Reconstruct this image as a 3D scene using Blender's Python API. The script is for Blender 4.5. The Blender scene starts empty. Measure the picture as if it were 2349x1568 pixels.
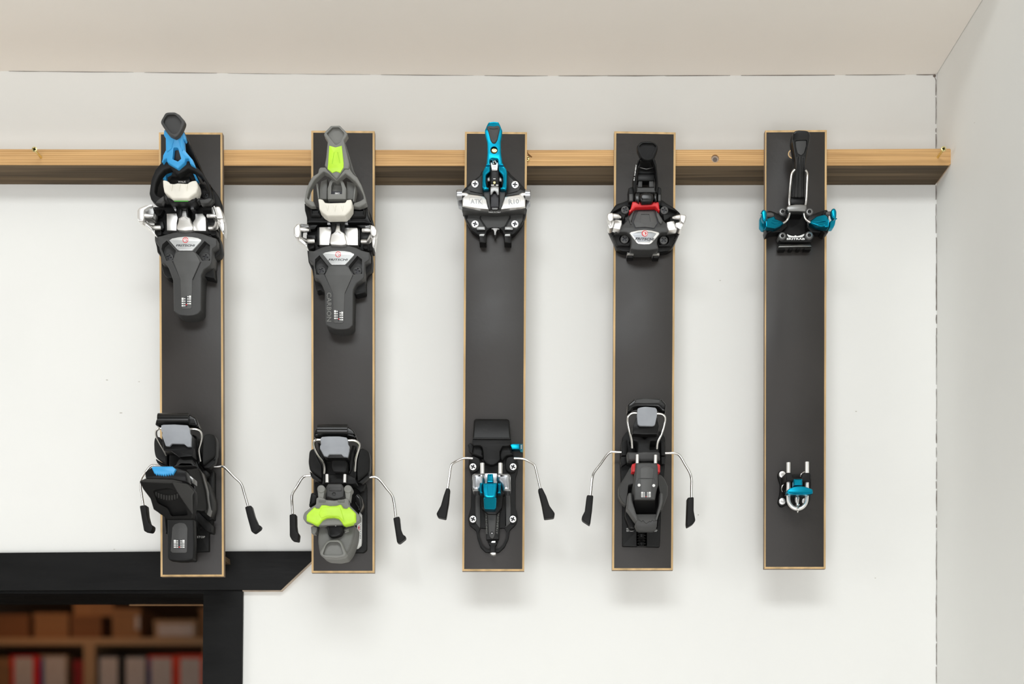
import bpy, bmesh, math, random
from mathutils import Vector
from mathutils.geometry import tessellate_polygon
random.seed(7)
SC = bpy.context.scene
COL = SC.collection

# ------------------------------------------------------------------ camera, light, exposure
CAM_DIST, CAM_Z, F_PX, VPX, VPY = 1.4, 1.6, 2856.0, 1190.0, 1730.0   # camera to wall, eye height, focal length, principal point
cam_d = bpy.data.cameras.new('camera')
cam_d.sensor_width = 36.0
cam_d.lens = F_PX / 2349 * 36.0
cam_d.shift_x = -(VPX - 1174.5) / 2349
cam_d.shift_y = (VPY - 784.0) / 2349
cam_d.clip_start = 0.02
cam_d.dof.use_dof = True
cam_d.dof.focus_distance = 1.325
cam_d.dof.aperture_fstop = 3.4
cam = bpy.data.objects.new('camera', cam_d)
cam.location = (0, -CAM_DIST, CAM_Z)
cam.rotation_euler = (math.pi / 2, 0, 0)
COL.objects.link(cam)
SC.camera = cam

world = bpy.data.worlds.new('world')
SC.world = world
world.use_nodes = True
world.node_tree.nodes['Background'].inputs[0].default_value = (0.9, 0.95, 1.0, 1)
world.node_tree.nodes['Background'].inputs[1].default_value = 0.3


def area_light(name, loc, target, sx, sy, power, color):
    l = bpy.data.lights.new(name, 'AREA')
    l.shape = 'RECTANGLE'; l.size = sx; l.size_y = sy
    l.energy = power; l.color = color
    o = bpy.data.objects.new(name, l)
    o.location = loc
    o.rotation_euler = (Vector(target) - Vector(loc)).to_track_quat('-Z', 'Y').to_euler()
    COL.objects.link(o)
    return o


area_light('ceiling_lamp', (-0.1, -1.75, 2.93), (0.0, -0.9, 1.2), 1.05, 0.6, 36, (0.95, 0.985, 1.0))
area_light('front_fill_light', (-0.38, -3.1, 0.85), (-0.2, 0, 2.0), 1.6, 1.4, 72, (0.98, 0.985, 1.0))  # added fill light in front, no real window; lifts the ceiling strip
area_light('left_fill_light', (-3.1, -1.5, 1.9), (0.47, -0.5, 2.2), 1.4, 1.2, 38, (0.98, 0.99, 1.0))  # added fill light from the left to brighten the right wall
area_light('storeroom_lamp', (-1.9, 3.2, 2.62), (-1.8, 4.0, 1.0), 0.3, 0.3, 2.9, (1.0, 0.50, 0.22))
SC.view_settings.view_transform = 'Standard'
SC.view_settings.look = 'None'
SC.view_settings.gamma = 1.0
SC.view_settings.use_curve_mapping = False
SC.view_settings.exposure = -0.78


# ------------------------------------------------------------------ materials
def mat(name, col, rough=0.5, metal=0.0, var=0.08, scale=60.0, bump=0.0, bscale=400.0, spec=0.5, rvar=0.0, aniso=None):
    m = bpy.data.materials.new(name)
    m.use_nodes = True
    nt = m.node_tree
    b = nt.nodes['Principled BSDF']
    b.inputs['Roughness'].default_value = rough
    b.inputs['Metallic'].default_value = metal
    b.inputs['Specular IOR Level'].default_value = spec
    tc = nt.nodes.new('ShaderNodeTexCoord')
    mp = nt.nodes.new('ShaderNodeMapping')
    if aniso: mp.inputs['Scale'].default_value = aniso
    nt.links.new(tc.outputs['Object'], mp.inputs[0])
    n = nt.nodes.new('ShaderNodeTexNoise')
    n.inputs['Scale'].default_value = scale
    n.inputs['Detail'].default_value = 4
    nt.links.new(mp.outputs[0], n.inputs['Vector'])
    r = nt.nodes.new('ShaderNodeValToRGB')
    r.color_ramp.elements[0].position = 0.3
    r.color_ramp.elements[1].position = 0.7
    r.color_ramp.elements[0].color = [c * (1 - var) for c in col] + [1]
    r.color_ramp.elements[1].color = [min(1, c * (1 + var)) for c in col] + [1]
    nt.links.new(n.outputs['Fac'], r.inputs[0])
    nt.links.new(r.outputs[0], b.inputs['Base Color'])
    if rvar:
        mr = nt.nodes.new('ShaderNodeMapRange')
        mr.inputs[1].default_value = 0.3; mr.inputs[2].default_value = 0.7
        mr.inputs[3].default_value = rough - rvar; mr.inputs[4].default_value = rough + rvar
        nt.links.new(n.outputs['Fac'], mr.inputs[0])
        nt.links.new(mr.outputs[0], b.inputs['Roughness'])
    if bump:
        n2 = nt.nodes.new('ShaderNodeTexNoise')
        n2.inputs['Scale'].default_value = bscale
        n2.inputs['Detail'].default_value = 3
        nt.links.new(mp.outputs[0], n2.inputs['Vector'])
        bp = nt.nodes.new('ShaderNodeBump')
        bp.inputs['Strength'].default_value = bump
        bp.inputs['Distance'].default_value = 0.0006
        nt.links.new(n2.outputs['Fac'], bp.inputs['Height'])
        nt.links.new(bp.outputs[0], b.inputs['Normal'])
    return m


def wood_mat(name, c1, c2, rough=0.6, fine=1.0):
    """grain along X: stretched noise feeding a wave of growth lines"""
    m = bpy.data.materials.new(name); m.use_nodes = True
    nt = m.node_tree; b = nt.nodes['Principled BSDF']
    b.inputs['Roughness'].default_value = rough
    b.inputs['Specular IOR Level'].default_value = 0.25
    tc = nt.nodes.new('ShaderNodeTexCoord')
    mp = nt.nodes.new('ShaderNodeMapping')
    mp.inputs['Scale'].default_value = (1.6, 40 * fine, 40 * fine)
    nt.links.new(tc.outputs['Object'], mp.inputs[0])
    w = nt.nodes.new('ShaderNodeTexWave')
    w.wave_type = 'BANDS'; w.bands_direction = 'Z'
    w.inputs['Scale'].default_value = 4.0
    w.inputs['Distortion'].default_value = 6.0
    w.inputs['Detail'].default_value = 3
    w.inputs['Detail Scale'].default_value = 0.5
    nt.links.new(mp.outputs[0], w.inputs['Vector'])
    r = nt.nodes.new('ShaderNodeValToRGB')
    r.color_ramp.elements[0].position = 0.05; r.color_ramp.elements[0].color = (*c2, 1)
    r.color_ramp.elements[1].position = 0.55; r.color_ramp.elements[1].color = (*c1, 1)
    nt.links.new(w.outputs['Fac'], r.inputs[0])
    n = nt.nodes.new('ShaderNodeTexNoise'); n.inputs['Scale'].default_value = 3.0; n.inputs['Detail'].default_value = 5
    mp2 = nt.nodes.new('ShaderNodeMapping'); mp2.inputs['Scale'].default_value = (2, 90 * fine, 90 * fine)
    nt.links.new(tc.outputs['Object'], mp2.inputs[0]); nt.links.new(mp2.outputs[0], n.inputs['Vector'])
    mx = nt.nodes.new('ShaderNodeMixRGB'); mx.blend_type = 'MULTIPLY'; mx.inputs[0].default_value = 0.55
    r2 = nt.nodes.new('ShaderNodeValToRGB')
    r2.color_ramp.elements[0].position = 0.35; r2.color_ramp.elements[0].color = (0.55, 0.5, 0.45, 1)
    r2.color_ramp.elements[1].position = 0.6; r2.color_ramp.elements[1].color = (1, 1, 1, 1)
    nt.links.new(n.outputs['Fac'], r2.inputs[0])
    nt.links.new(r.outputs[0], mx.inputs[1]); nt.links.new(r2.outputs[0], mx.inputs[2])
    nt.links.new(mx.outputs[0], b.inputs['Base Color'])
    bp = nt.nodes.new('ShaderNodeBump'); bp.inputs['Strength'].default_value = 0.25; bp.inputs['Distance'].default_value = 0.0005
    nt.links.new(n.outputs['Fac'], bp.inputs['Height']); nt.links.new(bp.outputs[0], b.inputs['Normal'])
    return m


def wall_mat(name, col, speck=True):
    m = mat(name, col, rough=0.62, var=0.015, scale=5, bump=0.35, bscale=90, spec=0.3)
    if speck:                                   # small pits and nicks in the paint
        nt = m.node_tree; b = nt.nodes['Principled BSDF']
        ramp = next(n for n in nt.nodes if n.type == 'VALTORGB')
        tc = next(n for n in nt.nodes if n.type == 'TEX_COORD')
        v = nt.nodes.new('ShaderNodeTexVoronoi'); v.inputs['Scale'].default_value = 14
        nt.links.new(tc.outputs['Object'], v.inputs['Vector'])
        th = nt.nodes.new('ShaderNodeMath'); th.operation = 'LESS_THAN'; th.inputs[1].default_value = 0.009
        nt.links.new(v.outputs['Distance'], th.inputs[0])
        sep = nt.nodes.new('ShaderNodeSeparateColor'); nt.links.new(v.outputs['Color'], sep.inputs[0])
        th2 = nt.nodes.new('ShaderNodeMath'); th2.operation = 'GREATER_THAN'; th2.inputs[1].default_value = 0.55
        nt.links.new(sep.outputs[0], th2.inputs[0])
        mul = nt.nodes.new('ShaderNodeMath'); mul.operation = 'MULTIPLY'
        nt.links.new(th.outputs[0], mul.inputs[0]); nt.links.new(th2.outputs[0], mul.inputs[1])
        mx = nt.nodes.new('ShaderNodeMixRGB'); mx.inputs[2].default_value = (0.42, 0.4, 0.36, 1)
        nt.links.new(mul.outputs[0], mx.inputs[0]); nt.links.new(ramp.outputs[0], mx.inputs[1])
        nt.links.new(mx.outputs[0], b.inputs['Base Color'])
    return m


WALL = wall_mat('wall_paint', (0.83, 0.83, 0.80))
CEIL2 = mat('main_ceiling_boards', (0.48, 0.46, 0.43), 0.8)
FRONTM = mat('front_wall_paint', (0.10, 0.09, 0.085), 0.7)
CEIL = wall_mat('ceiling_paint', (0.92, 0.88, 0.82), False)
PLAIN = mat('room_paint', (0.84, 0.84, 0.81), 0.7)
FLOORM = mat('floor_boards', (0.66, 0.62, 0.57), 0.5)
CRACK = mat('gap_shade', (0.16, 0.13, 0.11), 0.9)  # dark tone stands for the shade inside gaps and holes
BLACKPAINT = mat('black_timber_paint', (0.007, 0.007, 0.007), 0.55, var=0.3, scale=8, spec=0.14, bump=0.6, bscale=35, aniso=(1, 6, 6), rvar=0.1)
RAWEDGE = mat('raw_board_edge', (0.45, 0.36, 0.28), 0.8, var=0.25)
PINE = wood_mat('pine', (0.70, 0.44, 0.20), (0.58, 0.33, 0.13))
DARKWOOD = wood_mat('dark_brown_wood', (0.15, 0.105, 0.06), (0.085, 0.06, 0.035), 0.7)
PLYS = mat('plywood_side', (0.20, 0.145, 0.10), 0.6, var=0.3, scale=120, aniso=(1, 1, 0.15))
PLY = mat('plywood_edge', (0.66, 0.45, 0.22), 0.6, var=0.25, scale=120, aniso=(1, 1, 0.15))
FILM = mat('phenolic_film', (0.024, 0.0205, 0.0185), 0.44, var=0.35, scale=7, bump=0.12, bscale=260, rvar=0.12, spec=0.45)
BLK = mat('black_plastic', (0.006, 0.006, 0.006), 0.36, bump=0.1, spec=0.22)
BLKS = mat('soft_black_plastic', (0.011, 0.011, 0.011), 0.48, bump=0.15, spec=0.2)
GLOSS = mat('gloss_black_plastic', (0.008, 0.008, 0.008), 0.22, spec=0.4)
DGREY = mat('charcoal_plastic', (0.042, 0.042, 0.041), 0.5, bump=0.15)
DGREY2 = mat('dark_grey_plastic', (0.075, 0.075, 0.073), 0.5, bump=0.15)
MGREY = mat('mid_grey_plastic', (0.19, 0.19, 0.175), 0.5, bump=0.15)
MGREY2 = mat('darker_grey_plastic', (0.13, 0.13, 0.12), 0.5, bump=0.15)  # a darker tone than the mid grey plastic
LGREY = mat('light_grey_pad', (0.30, 0.315, 0.34), 0.5, bump=0.1)
WHITE = mat('ivory_plastic', (0.80, 0.77, 0.68), 0.42)
PRINT = mat('white_print', (0.85, 0.85, 0.83), 0.6)
INK_SHADE = mat('black_print_and_shade', (0.02, 0.02, 0.025), 0.5)  # black for print, also for painted shade in screw recesses
SILVER = mat('brushed_steel', (0.90, 0.89, 0.87), 0.38, 1.0, var=0.05)
BADGE = mat('badge_foil', (0.88, 0.90, 0.90), 0.28, 0.6, var=0.03)
CHROME = mat('chromed_wire', (0.78, 0.77, 0.75), 0.16, 1.0, var=0.03)
DMETAL = mat('dark_steel', (0.25, 0.25, 0.245), 0.35, 1.0)
GMETAL = mat('grey_anodised', (0.45, 0.46, 0.48), 0.32, 1.0)
BRASS = mat('zinc_yellow', (0.78, 0.68, 0.32), 0.3, 1.0)
BLUE = mat('sky_blue_plastic', (0.04, 0.36, 0.74), 0.38)
TEAL = mat('blue_anodised', (0.006, 0.27, 0.41), 0.3, 1.0, var=0.05)
LIME = mat('lime_plastic', (0.50, 0.82, 0.04), 0.42)
RED = mat('red_plastic', (0.66, 0.016, 0.02), 0.4)
GREEN = mat('green_plastic', (0.10, 0.46, 0.07), 0.5)
CARD = mat('cardboard', (0.32, 0.17, 0.075), 0.85)
SHELFW = mat('shelf_wood', (0.50, 0.32, 0.17), 0.6)

# ------------------------------------------------------------------ geometry helpers
BOARD_D = CAM_DIST * 1000 - 54.5          # camera to board face in mm; heights h below are mm in front of that face


class Crop:
    """reading frame: measurements taken on an enlarged detail, scaled back to the whole picture"""
    def __init__(s, x0, y0, k): s.x0, s.y0, s.k = x0, y0, k
    def px(s, u, v): return s.x0 + u / s.k, s.y0 + v / s.k


PX = Crop(0, 0, 1)


def W(px, py, h):
    d = (BOARD_D - h) / 1000.0
    return Vector(((px - VPX) * d / F_PX, -CAM_DIST + d, CAM_Z + (VPY - py) * d / F_PX))


def WS(px, py, h, depth):
    """point seen at (px, py) at height h, then moved straight back to the given depth"""
    w = W(px, py, h)
    w.y += (h - depth) / 1000.0
    return w


def area2(p): return sum(p[i - 1][0] * p[i][1] - p[i][0] * p[i - 1][1] for i in range(len(p)))


def fillet(pts, r, n=3):
    if r <= 0: return [tuple(p) for p in pts]
    out = []
    N = len(pts)
    for i in range(N):
        p, a, b = Vector(pts[i]), Vector(pts[i - 1]), Vector(pts[(i + 1) % N])
        la, lb = (a - p).length, (b - p).length
        if la < 1e-6 or lb < 1e-6: continue
        ang = (a - p).angle(b - p)
        if ang > math.radians(172): out.append(tuple(p)); continue
        A = p + (a - p) / la * min(r, la * 0.45); B = p + (b - p) / lb * min(r, lb * 0.45)
        for k in range(n + 1):
            t = k / n
            out.append(tuple((1 - t) ** 2 * A + 2 * t * (1 - t) * p + t * t * B))
    return out


def inset(pts, d):
    N = len(pts); out = []
    for i in range(N):
        p, a, b = Vector(pts[i]), Vector(pts[i - 1]), Vector(pts[(i + 1) % N])
        e1, e2 = (p - a), (b - p)
        if e1.length < 1e-9 or e2.length < 1e-9: out.append(tuple(p)); continue
        e1.normalize(); e2.normalize()
        n1, n2 = Vector((-e1.y, e1.x)), Vector((-e2.y, e2.x))
        k = 1 + n1.dot(n2)
        m = (n1 + n2) / max(k, 0.35)
        if m.length > 2: m = m.normalized() * 2
        out.append(tuple(p + m * d))
    return out


def T(v0, h0, v1, h1):
    return lambda u, v: h0 + (h1 - h0) * (v - v0) / (v1 - v0)


def TU(u0, h0, u1, h1):
    return lambda u, v: h0 + (h1 - h0) * (u - u0) / (u1 - u0)


def circle(u, v, r, n=24, a0=0.0, rv=None):
    rv = r if rv is None else rv
    return [(u + r * math.cos(a0 + 2 * math.pi * k / n), v + rv * math.sin(a0 + 2 * math.pi * k / n)) for k in range(n)]


def rect(u0, v0, u1, v1): return [(u0, v0), (u1, v0), (u1, v1), (u0, v1)]


def cross(u, v, r, w=0.3, a=0.0):
    w = r * w
    p = [(-w, -r), (w, -r), (w, -w), (r, -w), (r, w), (w, w), (w, r), (-w, r), (-w, w), (-r, w), (-r, -w), (-w, -w)]
    c, s = math.cos(a), math.sin(a)
    return [(u + x * c - y * s, v + x * s + y * c) for x, y in p]


def catmull(P, n=6):
    P = [Vector(p) for p in P]; out = []
    for i in range(len(P) - 1):
        p0, p1, p2, p3 = P[max(i - 1, 0)], P[i], P[i + 1], P[min(i + 2, len(P) - 1)]
        for k in range(n):
            t = k / n
            out.append(0.5 * ((2 * p1) + (p2 - p0) * t + (2 * p0 - 5 * p1 + 4 * p2 - p3) * t * t + (3 * p1 - p0 - 3 * p2 + p3) * t ** 3))
    out.append(P[-1])
    return out


class MB:
    """collects shapes and links them as ONE mesh object"""
    def __init__(s, c=PX): s.v, s.f, s.c, s.flat = [], [], c, set()

    def cap(s, idx): s.flat.add(len(s.f)); s.f.append(idx)

    def add(s, p): s.v.append(Vector(p)); return len(s.v) - 1

    def prism(s, pts, h, h0=None, th=None, bev=0.5, r=0, holes=(), seg=2, c=None):
        c = c or s.c
        pts = fillet(pts, r)
        if area2(pts) < 0: pts = pts[::-1]
        hf = h if callable(h) else (lambda u, v: h)
        bf = (lambda u, v: hf(u, v) - th) if th is not None else (lambda u, v: h0 if h0 is not None else 0.0)
        thick = min(abs(hf(*p) - bf(*p)) for p in pts)
        bev = min(bev, thick * 0.45)
        k = c.k * 2.13
        rings = [[s.add(WS(*c.px(*p), hf(*p), bf(*p))) for p in pts]]
        if bev > 0:
            prof = [(bev * (1 - math.cos(a)), bev * (1 - math.sin(a))) for a in [math.pi / 2 * j / seg for j in range(seg + 1)]]
        else:
            prof = [(0, 0)]
        last = pts
        for off, dh in prof:
            last = inset(pts, off * k) if off else pts
            rings.append([s.add(WS(*c.px(*q), hf(*q), hf(*q) - dh)) for q in last])
        n = len(pts)
        for A, B in zip(rings, rings[1:]):
            for i in range(n):
                j = (i + 1) % n
                s.f.append((A[i], A[j], B[j], B[i]))
        loops = [(last, rings[-1])]
        for hp, dep in holes:
            if area2(hp) > 0: hp = hp[::-1]
            loops.append((hp, [s.add(W(*c.px(*p), hf(*p))) for p in hp]))
        flat = [i for _, L in loops for i in L]
        for t in tessellate_polygon([[Vector((p[0], p[1], 0)) for p in P] for P, _ in loops]):
            s.cap(tuple(flat[i] for i in t))
        back_loops = [(pts, rings[0])]
        for (hp, dep), (P, top) in zip(holes, loops[1:]):
            if dep is None:
                bot = [s.add(WS(*c.px(*p), hf(*p), bf(*p))) for p in P]
                back_loops.append((P, bot))
            else:
                bot = [s.add(WS(*c.px(*p), hf(*p), hf(*p) - dep)) for p in P]
                for t in tessellate_polygon([[Vector((p[0], p[1], 0)) for p in P]]):
                    s.cap(tuple(bot[i] for i in t))
            m = len(P)
            for i in range(m):
                s.f.append((top[i], top[(i + 1) % m], bot[(i + 1) % m], bot[i]))
        flat = [i for _, L in back_loops for i in L]
        for t in tessellate_polygon([[Vector((p[0], p[1], 0)) for p in P] for P, _ in back_loops]):
            s.cap(tuple(flat[i] for i in t))
        return s

    def disc(s, u, v, r, h, h0=None, th=None, bev=0.4, n=24, holes=(), c=None):
        return s.prism(circle(u, v, r, n), h, h0, th, bev, 0, holes, 2, c)

    def screw(s, u, v, r, h, th=4, slot=0.62, a=0.2, dome=0.6):
        return s.prism(circle(u, v, r, 28), h, None, th, dome, 0, [(cross(u, v, r * slot, 0.3, a), 1.6)])

    def loft(s, rings, c=None):
        c = c or s.c
        R = []
        for pts, h in rings:
            hf = h if callable(h) else (lambda u, v, h=h: h)
            R.append([s.add(W(*c.px(*p), hf(*p))) for p in pts])
        n = len(R[0])
        for A, B in zip(R, R[1:]):
            for i in range(n):
                j = (i + 1) % n
                s.f.append((A[i], A[j], B[j], B[i]))
        for pts, L in ((rings[0][0], R[0]), (rings[-1][0], R[-1])):
            for t in tessellate_polygon([[Vector((p[0], p[1], 0)) for p in pts]]):
                s.f.append(tuple(L[i] for i in t))
        return s

    def tube(s, path, r, n=10, smooth=5, c=None, closed=False):
        """path of (u, v, h); r in mm, a number or one per control point"""
        c = c or s.c
        P = [W(*c.px(p[0], p[1]), p[2]) for p in path]
        rr = list(r) if isinstance(r, (list, tuple)) else [r] * len(P)
        if smooth and len(P) > 2:
            P4 = catmull([(*p, q) for p, q in zip(P, rr)], smooth) if False else None
            Q = catmull(P, smooth)
            R = [x[0] for x in catmull([(q, 0, 0) for q in rr], smooth)]
            P, rr = Q, R
        return s.sweep(P, [x / 1000 for x in rr], n)

    def sweep(s, P, rr, n=10):
        t = (P[1] - P[0]).normalized()
        ref = Vector((0, 1, 0)) if abs(t.y) < 0.9 else Vector((1, 0, 0))
        nrm = t.cross(ref).normalized()
        rings = []
        for i, p in enumerate(P):
            t = (P[min(i + 1, len(P) - 1)] - P[max(i - 1, 0)]).normalized()
            nrm = (nrm - t * nrm.dot(t)).normalized()
            b = t.cross(nrm)
            rings.append([s.add(p + (nrm * math.cos(2 * math.pi * k / n) + b * math.sin(2 * math.pi * k / n)) * rr[i]) for k in range(n)])
        for A, B in zip(rings, rings[1:]):
            for i in range(n):
                j = (i + 1) % n
                s.f.append((A[i], A[j], B[j], B[i]))
        s.f.append(tuple(rings[0][::-1])); s.f.append(tuple(rings[-1]))
        return s

    def ring(s, u, v, r, h, rad, n=32):
        P = [W(*s.c.px(u + r * math.cos(2 * math.pi * k / n), v + r * math.sin(2 * math.pi * k / n)), h) for k in range(n)]
        P.append(P[0].copy())
        return s.sweep(P, [rad / 1000] * (n + 1), 8)

    def box(s, lo, hi):
        x0, y0, z0 = lo; x1, y1, z1 = hi
        i = [s.add(p) for p in ((x0, y0, z0), (x1, y0, z0), (x1, y1, z0), (x0, y1, z0), (x0, y0, z1), (x1, y0, z1), (x1, y1, z1), (x0, y1, z1))]
        for q in ((0, 3, 2, 1), (4, 5, 6, 7), (0, 1, 5, 4), (1, 2, 6, 5), (2, 3, 7, 6), (3, 0, 4, 7)):
            s.f.append(tuple(i[k] for k in q))
        return s

    def text(s, body, u, v, width, height, h, rot=0.0, shear=0.0, bold=0.0, th=0.12):
        """flat lettering, centred on (u, v); width and height in the crop's units; rot in degrees clockwise"""
        cu = bpy.data.curves.new('lettering', 'FONT')
        cu.body = body; cu.extrude = 0.5; cu.offset = bold; cu.resolution_u = 2; cu.shear = shear
        o = bpy.data.objects.new('lettering', cu); COL.objects.link(o)
        me = o.to_mesh()
        X = [p.co.x for p in me.vertices]; Y = [p.co.y for p in me.vertices]
        x0, x1, y0, y1 = min(X), max(X), min(Y), max(Y)
        a = math.radians(rot); ca, sa = math.cos(a), math.sin(a)
        hf = h if callable(h) else (lambda u, v: h)
        base = len(s.v)
        for p in me.vertices:
            x = ((p.co.x - x0) / (x1 - x0) - 0.5) * width
            y = -((p.co.y - y0) / (y1 - y0) - 0.5) * height
            uu, vv = u + x * ca - y * sa, v + x * sa + y * ca
            s.add(W(*s.c.px(uu, vv), hf(uu, vv) + p.co.z * 2 * th))
        for f in me.polygons: s.f.append(tuple(base + i for i in f.vertices))
        o.to_mesh_clear(); bpy.data.objects.remove(o); bpy.data.curves.remove(cu)
        return s

    def build(s, name, m, parent=None, label=None, angle=38, smooth=True):
        org = Vector((0, 0, 0))
        q = parent
        while q is not None:
            org = org + q.location; q = q.parent
        me = bpy.data.meshes.new(name)
        me.from_pydata([v - org for v in s.v], [], s.f)
        bm = bmesh.new(); bm.from_mesh(me)
        for k, f in enumerate(bm.faces): f.smooth = smooth and k not in s.flat
        bmesh.ops.remove_doubles(bm, verts=bm.verts, dist=1e-6)
        bmesh.ops.recalc_face_normals(bm, faces=bm.faces)
        bm.to_mesh(me); bm.free()
        if smooth:
            me.set_sharp_from_angle(angle=math.radians(angle))
        me.materials.append(m)
        me.update()
        o = bpy.data.objects.new(name, me)
        COL.objects.link(o)
        if parent is not None: o.parent = parent
        if label: o['label'] = label
        return o


def thing(name, label, cat, loc, group=None):
    o = bpy.data.objects.new(name, None); COL.objects.link(o)
    o.empty_display_size = 0.02
    o.location = loc; o['label'] = label; o['category'] = cat
    if group: o['group'] = group
    return o


def tag(o, label, cat, group=None):
    o['label'] = label; o['category'] = cat
    if group: o['group'] = group
    return o


def structure(o): o['kind'] = 'structure'; return o
# ------------------------------------------------------------------ the room
XR = 0.470                     # right wall
XL, YF, ZC = -3.2, -3.3, 3.0   # left wall, front wall behind the camera, main ceiling
OX0, OX1, OZ = -1.35, -0.3544, 1.785   # opening in the back wall
WT = 0.104                     # wall thickness
WALL_H = -54.5                 # wall plane in board heights


def mesh_box(name, m, lo, hi, parent=None):
    return MB().box(lo, hi).build(name, m, parent, smooth=False)


# back wall around the opening to the storeroom
w = MB()
w.box((OX1, 0, 0), (XR, WT, ZC)); w.box((XL, 0, 0), (OX0, WT, ZC)); w.box((OX0, 0, OZ), (OX1, WT, ZC))
wall_back = structure(w.build('wall_back', WALL, smooth=False))
structure(mesh_box('wall_right', WALL, (XR, YF, 0), (XR + 0.1, 0.0, ZC)))
structure(mesh_box('wall_left', PLAIN, (XL - 0.1, YF, 0), (XL, 0.0, ZC)))
structure(mesh_box('wall_front', FRONTM, (XL - 0.1, YF - 0.1, 0), (XR + 0.1, YF, ZC)))
structure(mesh_box('floor', FLOORM, (XL - 0.1, YF - 0.1, -0.1), (XR + 0.1, 5.9, 0.0)))
structure(mesh_box('ceiling', CEIL2, (XL - 0.1, YF - 0.1, ZC), (XR + 0.1, WT, ZC + 0.1)))

# lowered strip of ceiling along the back wall, slightly out of level
edge = [(-3000, 150), (0, 163), (350, 166), (700, 170), (1200, 174), (1700, 173), (2148, 171)]
SOFFIT_Y = -0.25
m = MB()
rows = []
for px, py in edge:
    p = W(px, py, WALL_H)
    rows.append([m.add((p.x, 0.0, p.z)), m.add((p.x, SOFFIT_Y, p.z)), m.add((p.x, SOFFIT_Y, ZC - 0.001)), m.add((p.x, 0.0, ZC - 0.001))])
for A, B in zip(rows, rows[1:]):
    for k in range(4): m.f.append((A[k], A[(k + 1) % 4], B[(k + 1) % 4], B[k]))
m.f.append(tuple(rows[0])); m.f.append(tuple(rows[-1][::-1]))
structure(m.build('ceiling_strip', CEIL, smooth=False)).name = 'ceiling_2'

# hairline cracks where the walls and the ceiling meet
rnd = random.Random(3)
m = MB()
y = 176
while y < 1568:
    if not 341 < y < 424:
        L = rnd.uniform(8, 40)
        y2 = min(y + L, 1568)
        if y < 341 < y2: y2 = 341
        x0 = 2147.4 + (1.0 if y > 500 else -0.6) * 0.6
        wd = rnd.uniform(0.2, 0.55)
        pts = [W(x0 + rnd.uniform(-0.5, 0.5) + (-3 if y < 190 else 0), y, WALL_H + 0.3), W(x0 + rnd.uniform(-0.5, 0.5), (y + y2) / 2, WALL_H + 0.3), W(x0 + rnd.uniform(-0.4, 0.4), y2, WALL_H + 0.3)]
        m.sweep(pts, [wd * 0.0007, wd * 0.001, wd * 0.0007], 5)
        y = y2 + rnd.choice([0, 0, 0, 4, 10])
    else:
        y = 425
m.build('corner_crack', CRACK, wall_back)
m = MB()
x = 20
while x < 2140:
    L = rnd.uniform(60, 220); x2 = min(x + L, 2146)
    yy = lambda q: next(a[1] + (b[1] - a[1]) * (q - a[0]) / (b[0] - a[0]) for a, b in zip(edge, edge[1:]) if a[0] <= q <= b[0])
    pts = [W(q, yy(q) + rnd.uniform(-0.4, 0.6), WALL_H + 0.25) for q in (x, (x + x2) / 2, x2)]
    wd = rnd.uniform(0.1, 0.3) if x < 900 else rnd.uniform(0.25, 0.5)
    m.sweep(pts, [wd * 0.0005, wd * 0.001, wd * 0.0005], 5)
    x = x2 + rnd.choice([0, 0, 25])
m.disc(2144, 173, 3.5, WALL_H + 0.8, WALL_H - 0.5, bev=0.3, n=9)
m.build('ceiling_crack', CRACK, wall_back)

CHIP = mat('chipped_plaster', (0.55, 0.53, 0.48), 0.9)
for x, y, r in ((245.5, 871, 1.8), (277.5, 946.5, 2.2), (319, 875, 1.4), (262, 1259, 1.5), (1964, 943, 1.5), (1652, 643, 1.3), (2008, 1325, 1.3)):
    m = MB(); m.prism([(x + r * (1.2 + 0.5 * rnd.random()) * math.cos(a), y + r * (0.4 + 0.4 * rnd.random()) * math.sin(a)) for a in [math.pi * 2 * k / 8 for k in range(8)]], WALL_H + 0.25, WALL_H - 0.3, bev=0)
    m.build('paint_chip', CHIP, wall_back)

# black painted timbers framing the opening
m = MB(); m.prism([(-560, 1272), (0, 1267), (370, 1264), (735, 1263), (716, 1284), (644, 1352.5), (556, 1352.5), (300, 1353), (0, 1354), (-560, 1354)], -46.5, WALL_H, bev=0.6)
lin = structure(m.build('trim_1', BLACKPAINT))
m = MB()                                        # bare edge showing along the cut corner and the lower edge
m.prism([(717, 1284.6), (718.2, 1285.6), (645.2, 1355), (644, 1353)], -48, WALL_H, bev=0.1)
m.prism([(644, 1353), (645, 1355), (556, 1355), (556, 1353)], -48, WALL_H, bev=0.1)
m.build('bare_edge', RAWEDGE, lin)
m = MB(); m.prism([(466.3, 1353.2), (556.5, 1353.2), (556, 1420), (554, 1600), (554, 3400), (463, 3400), (464, 1600)], -49, WALL_H, bev=0.6)
structure(m.build('trim_2', BLACKPAINT))
hd = structure(mesh_box('trim_3', BLACKPAINT, (OX0, 0.0, OZ - 0.004), (OX1, WT, OZ)))
mesh_box('bare_edge', CARD, (-0.47, WT - 0.0015, OZ - 0.0052), (OX1, WT + 0.0005, OZ - 0.0035), hd)

# storeroom behind the opening
SX0, SX1, SY = -3.3, 0.6, 5.7
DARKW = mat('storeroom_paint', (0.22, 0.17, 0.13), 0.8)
structure(mesh_box('wall_storeroom_back', DARKW, (SX0, SY, 0), (SX1, SY + 0.1, 2.75)))
structure(mesh_box('wall_storeroom_left', DARKW, (SX0 - 0.1, WT, 0), (SX0, SY + 0.1, 2.75)))
structure(mesh_box('wall_storeroom_right', DARKW, (SX1, WT, 0), (SX1 + 0.1, SY + 0.1, 2.75)))
structure(mesh_box('ceiling_storeroom', DARKW, (SX0 - 0.1, WT, 2.75), (SX1 + 0.1, SY + 0.1, 2.85)))

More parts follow.
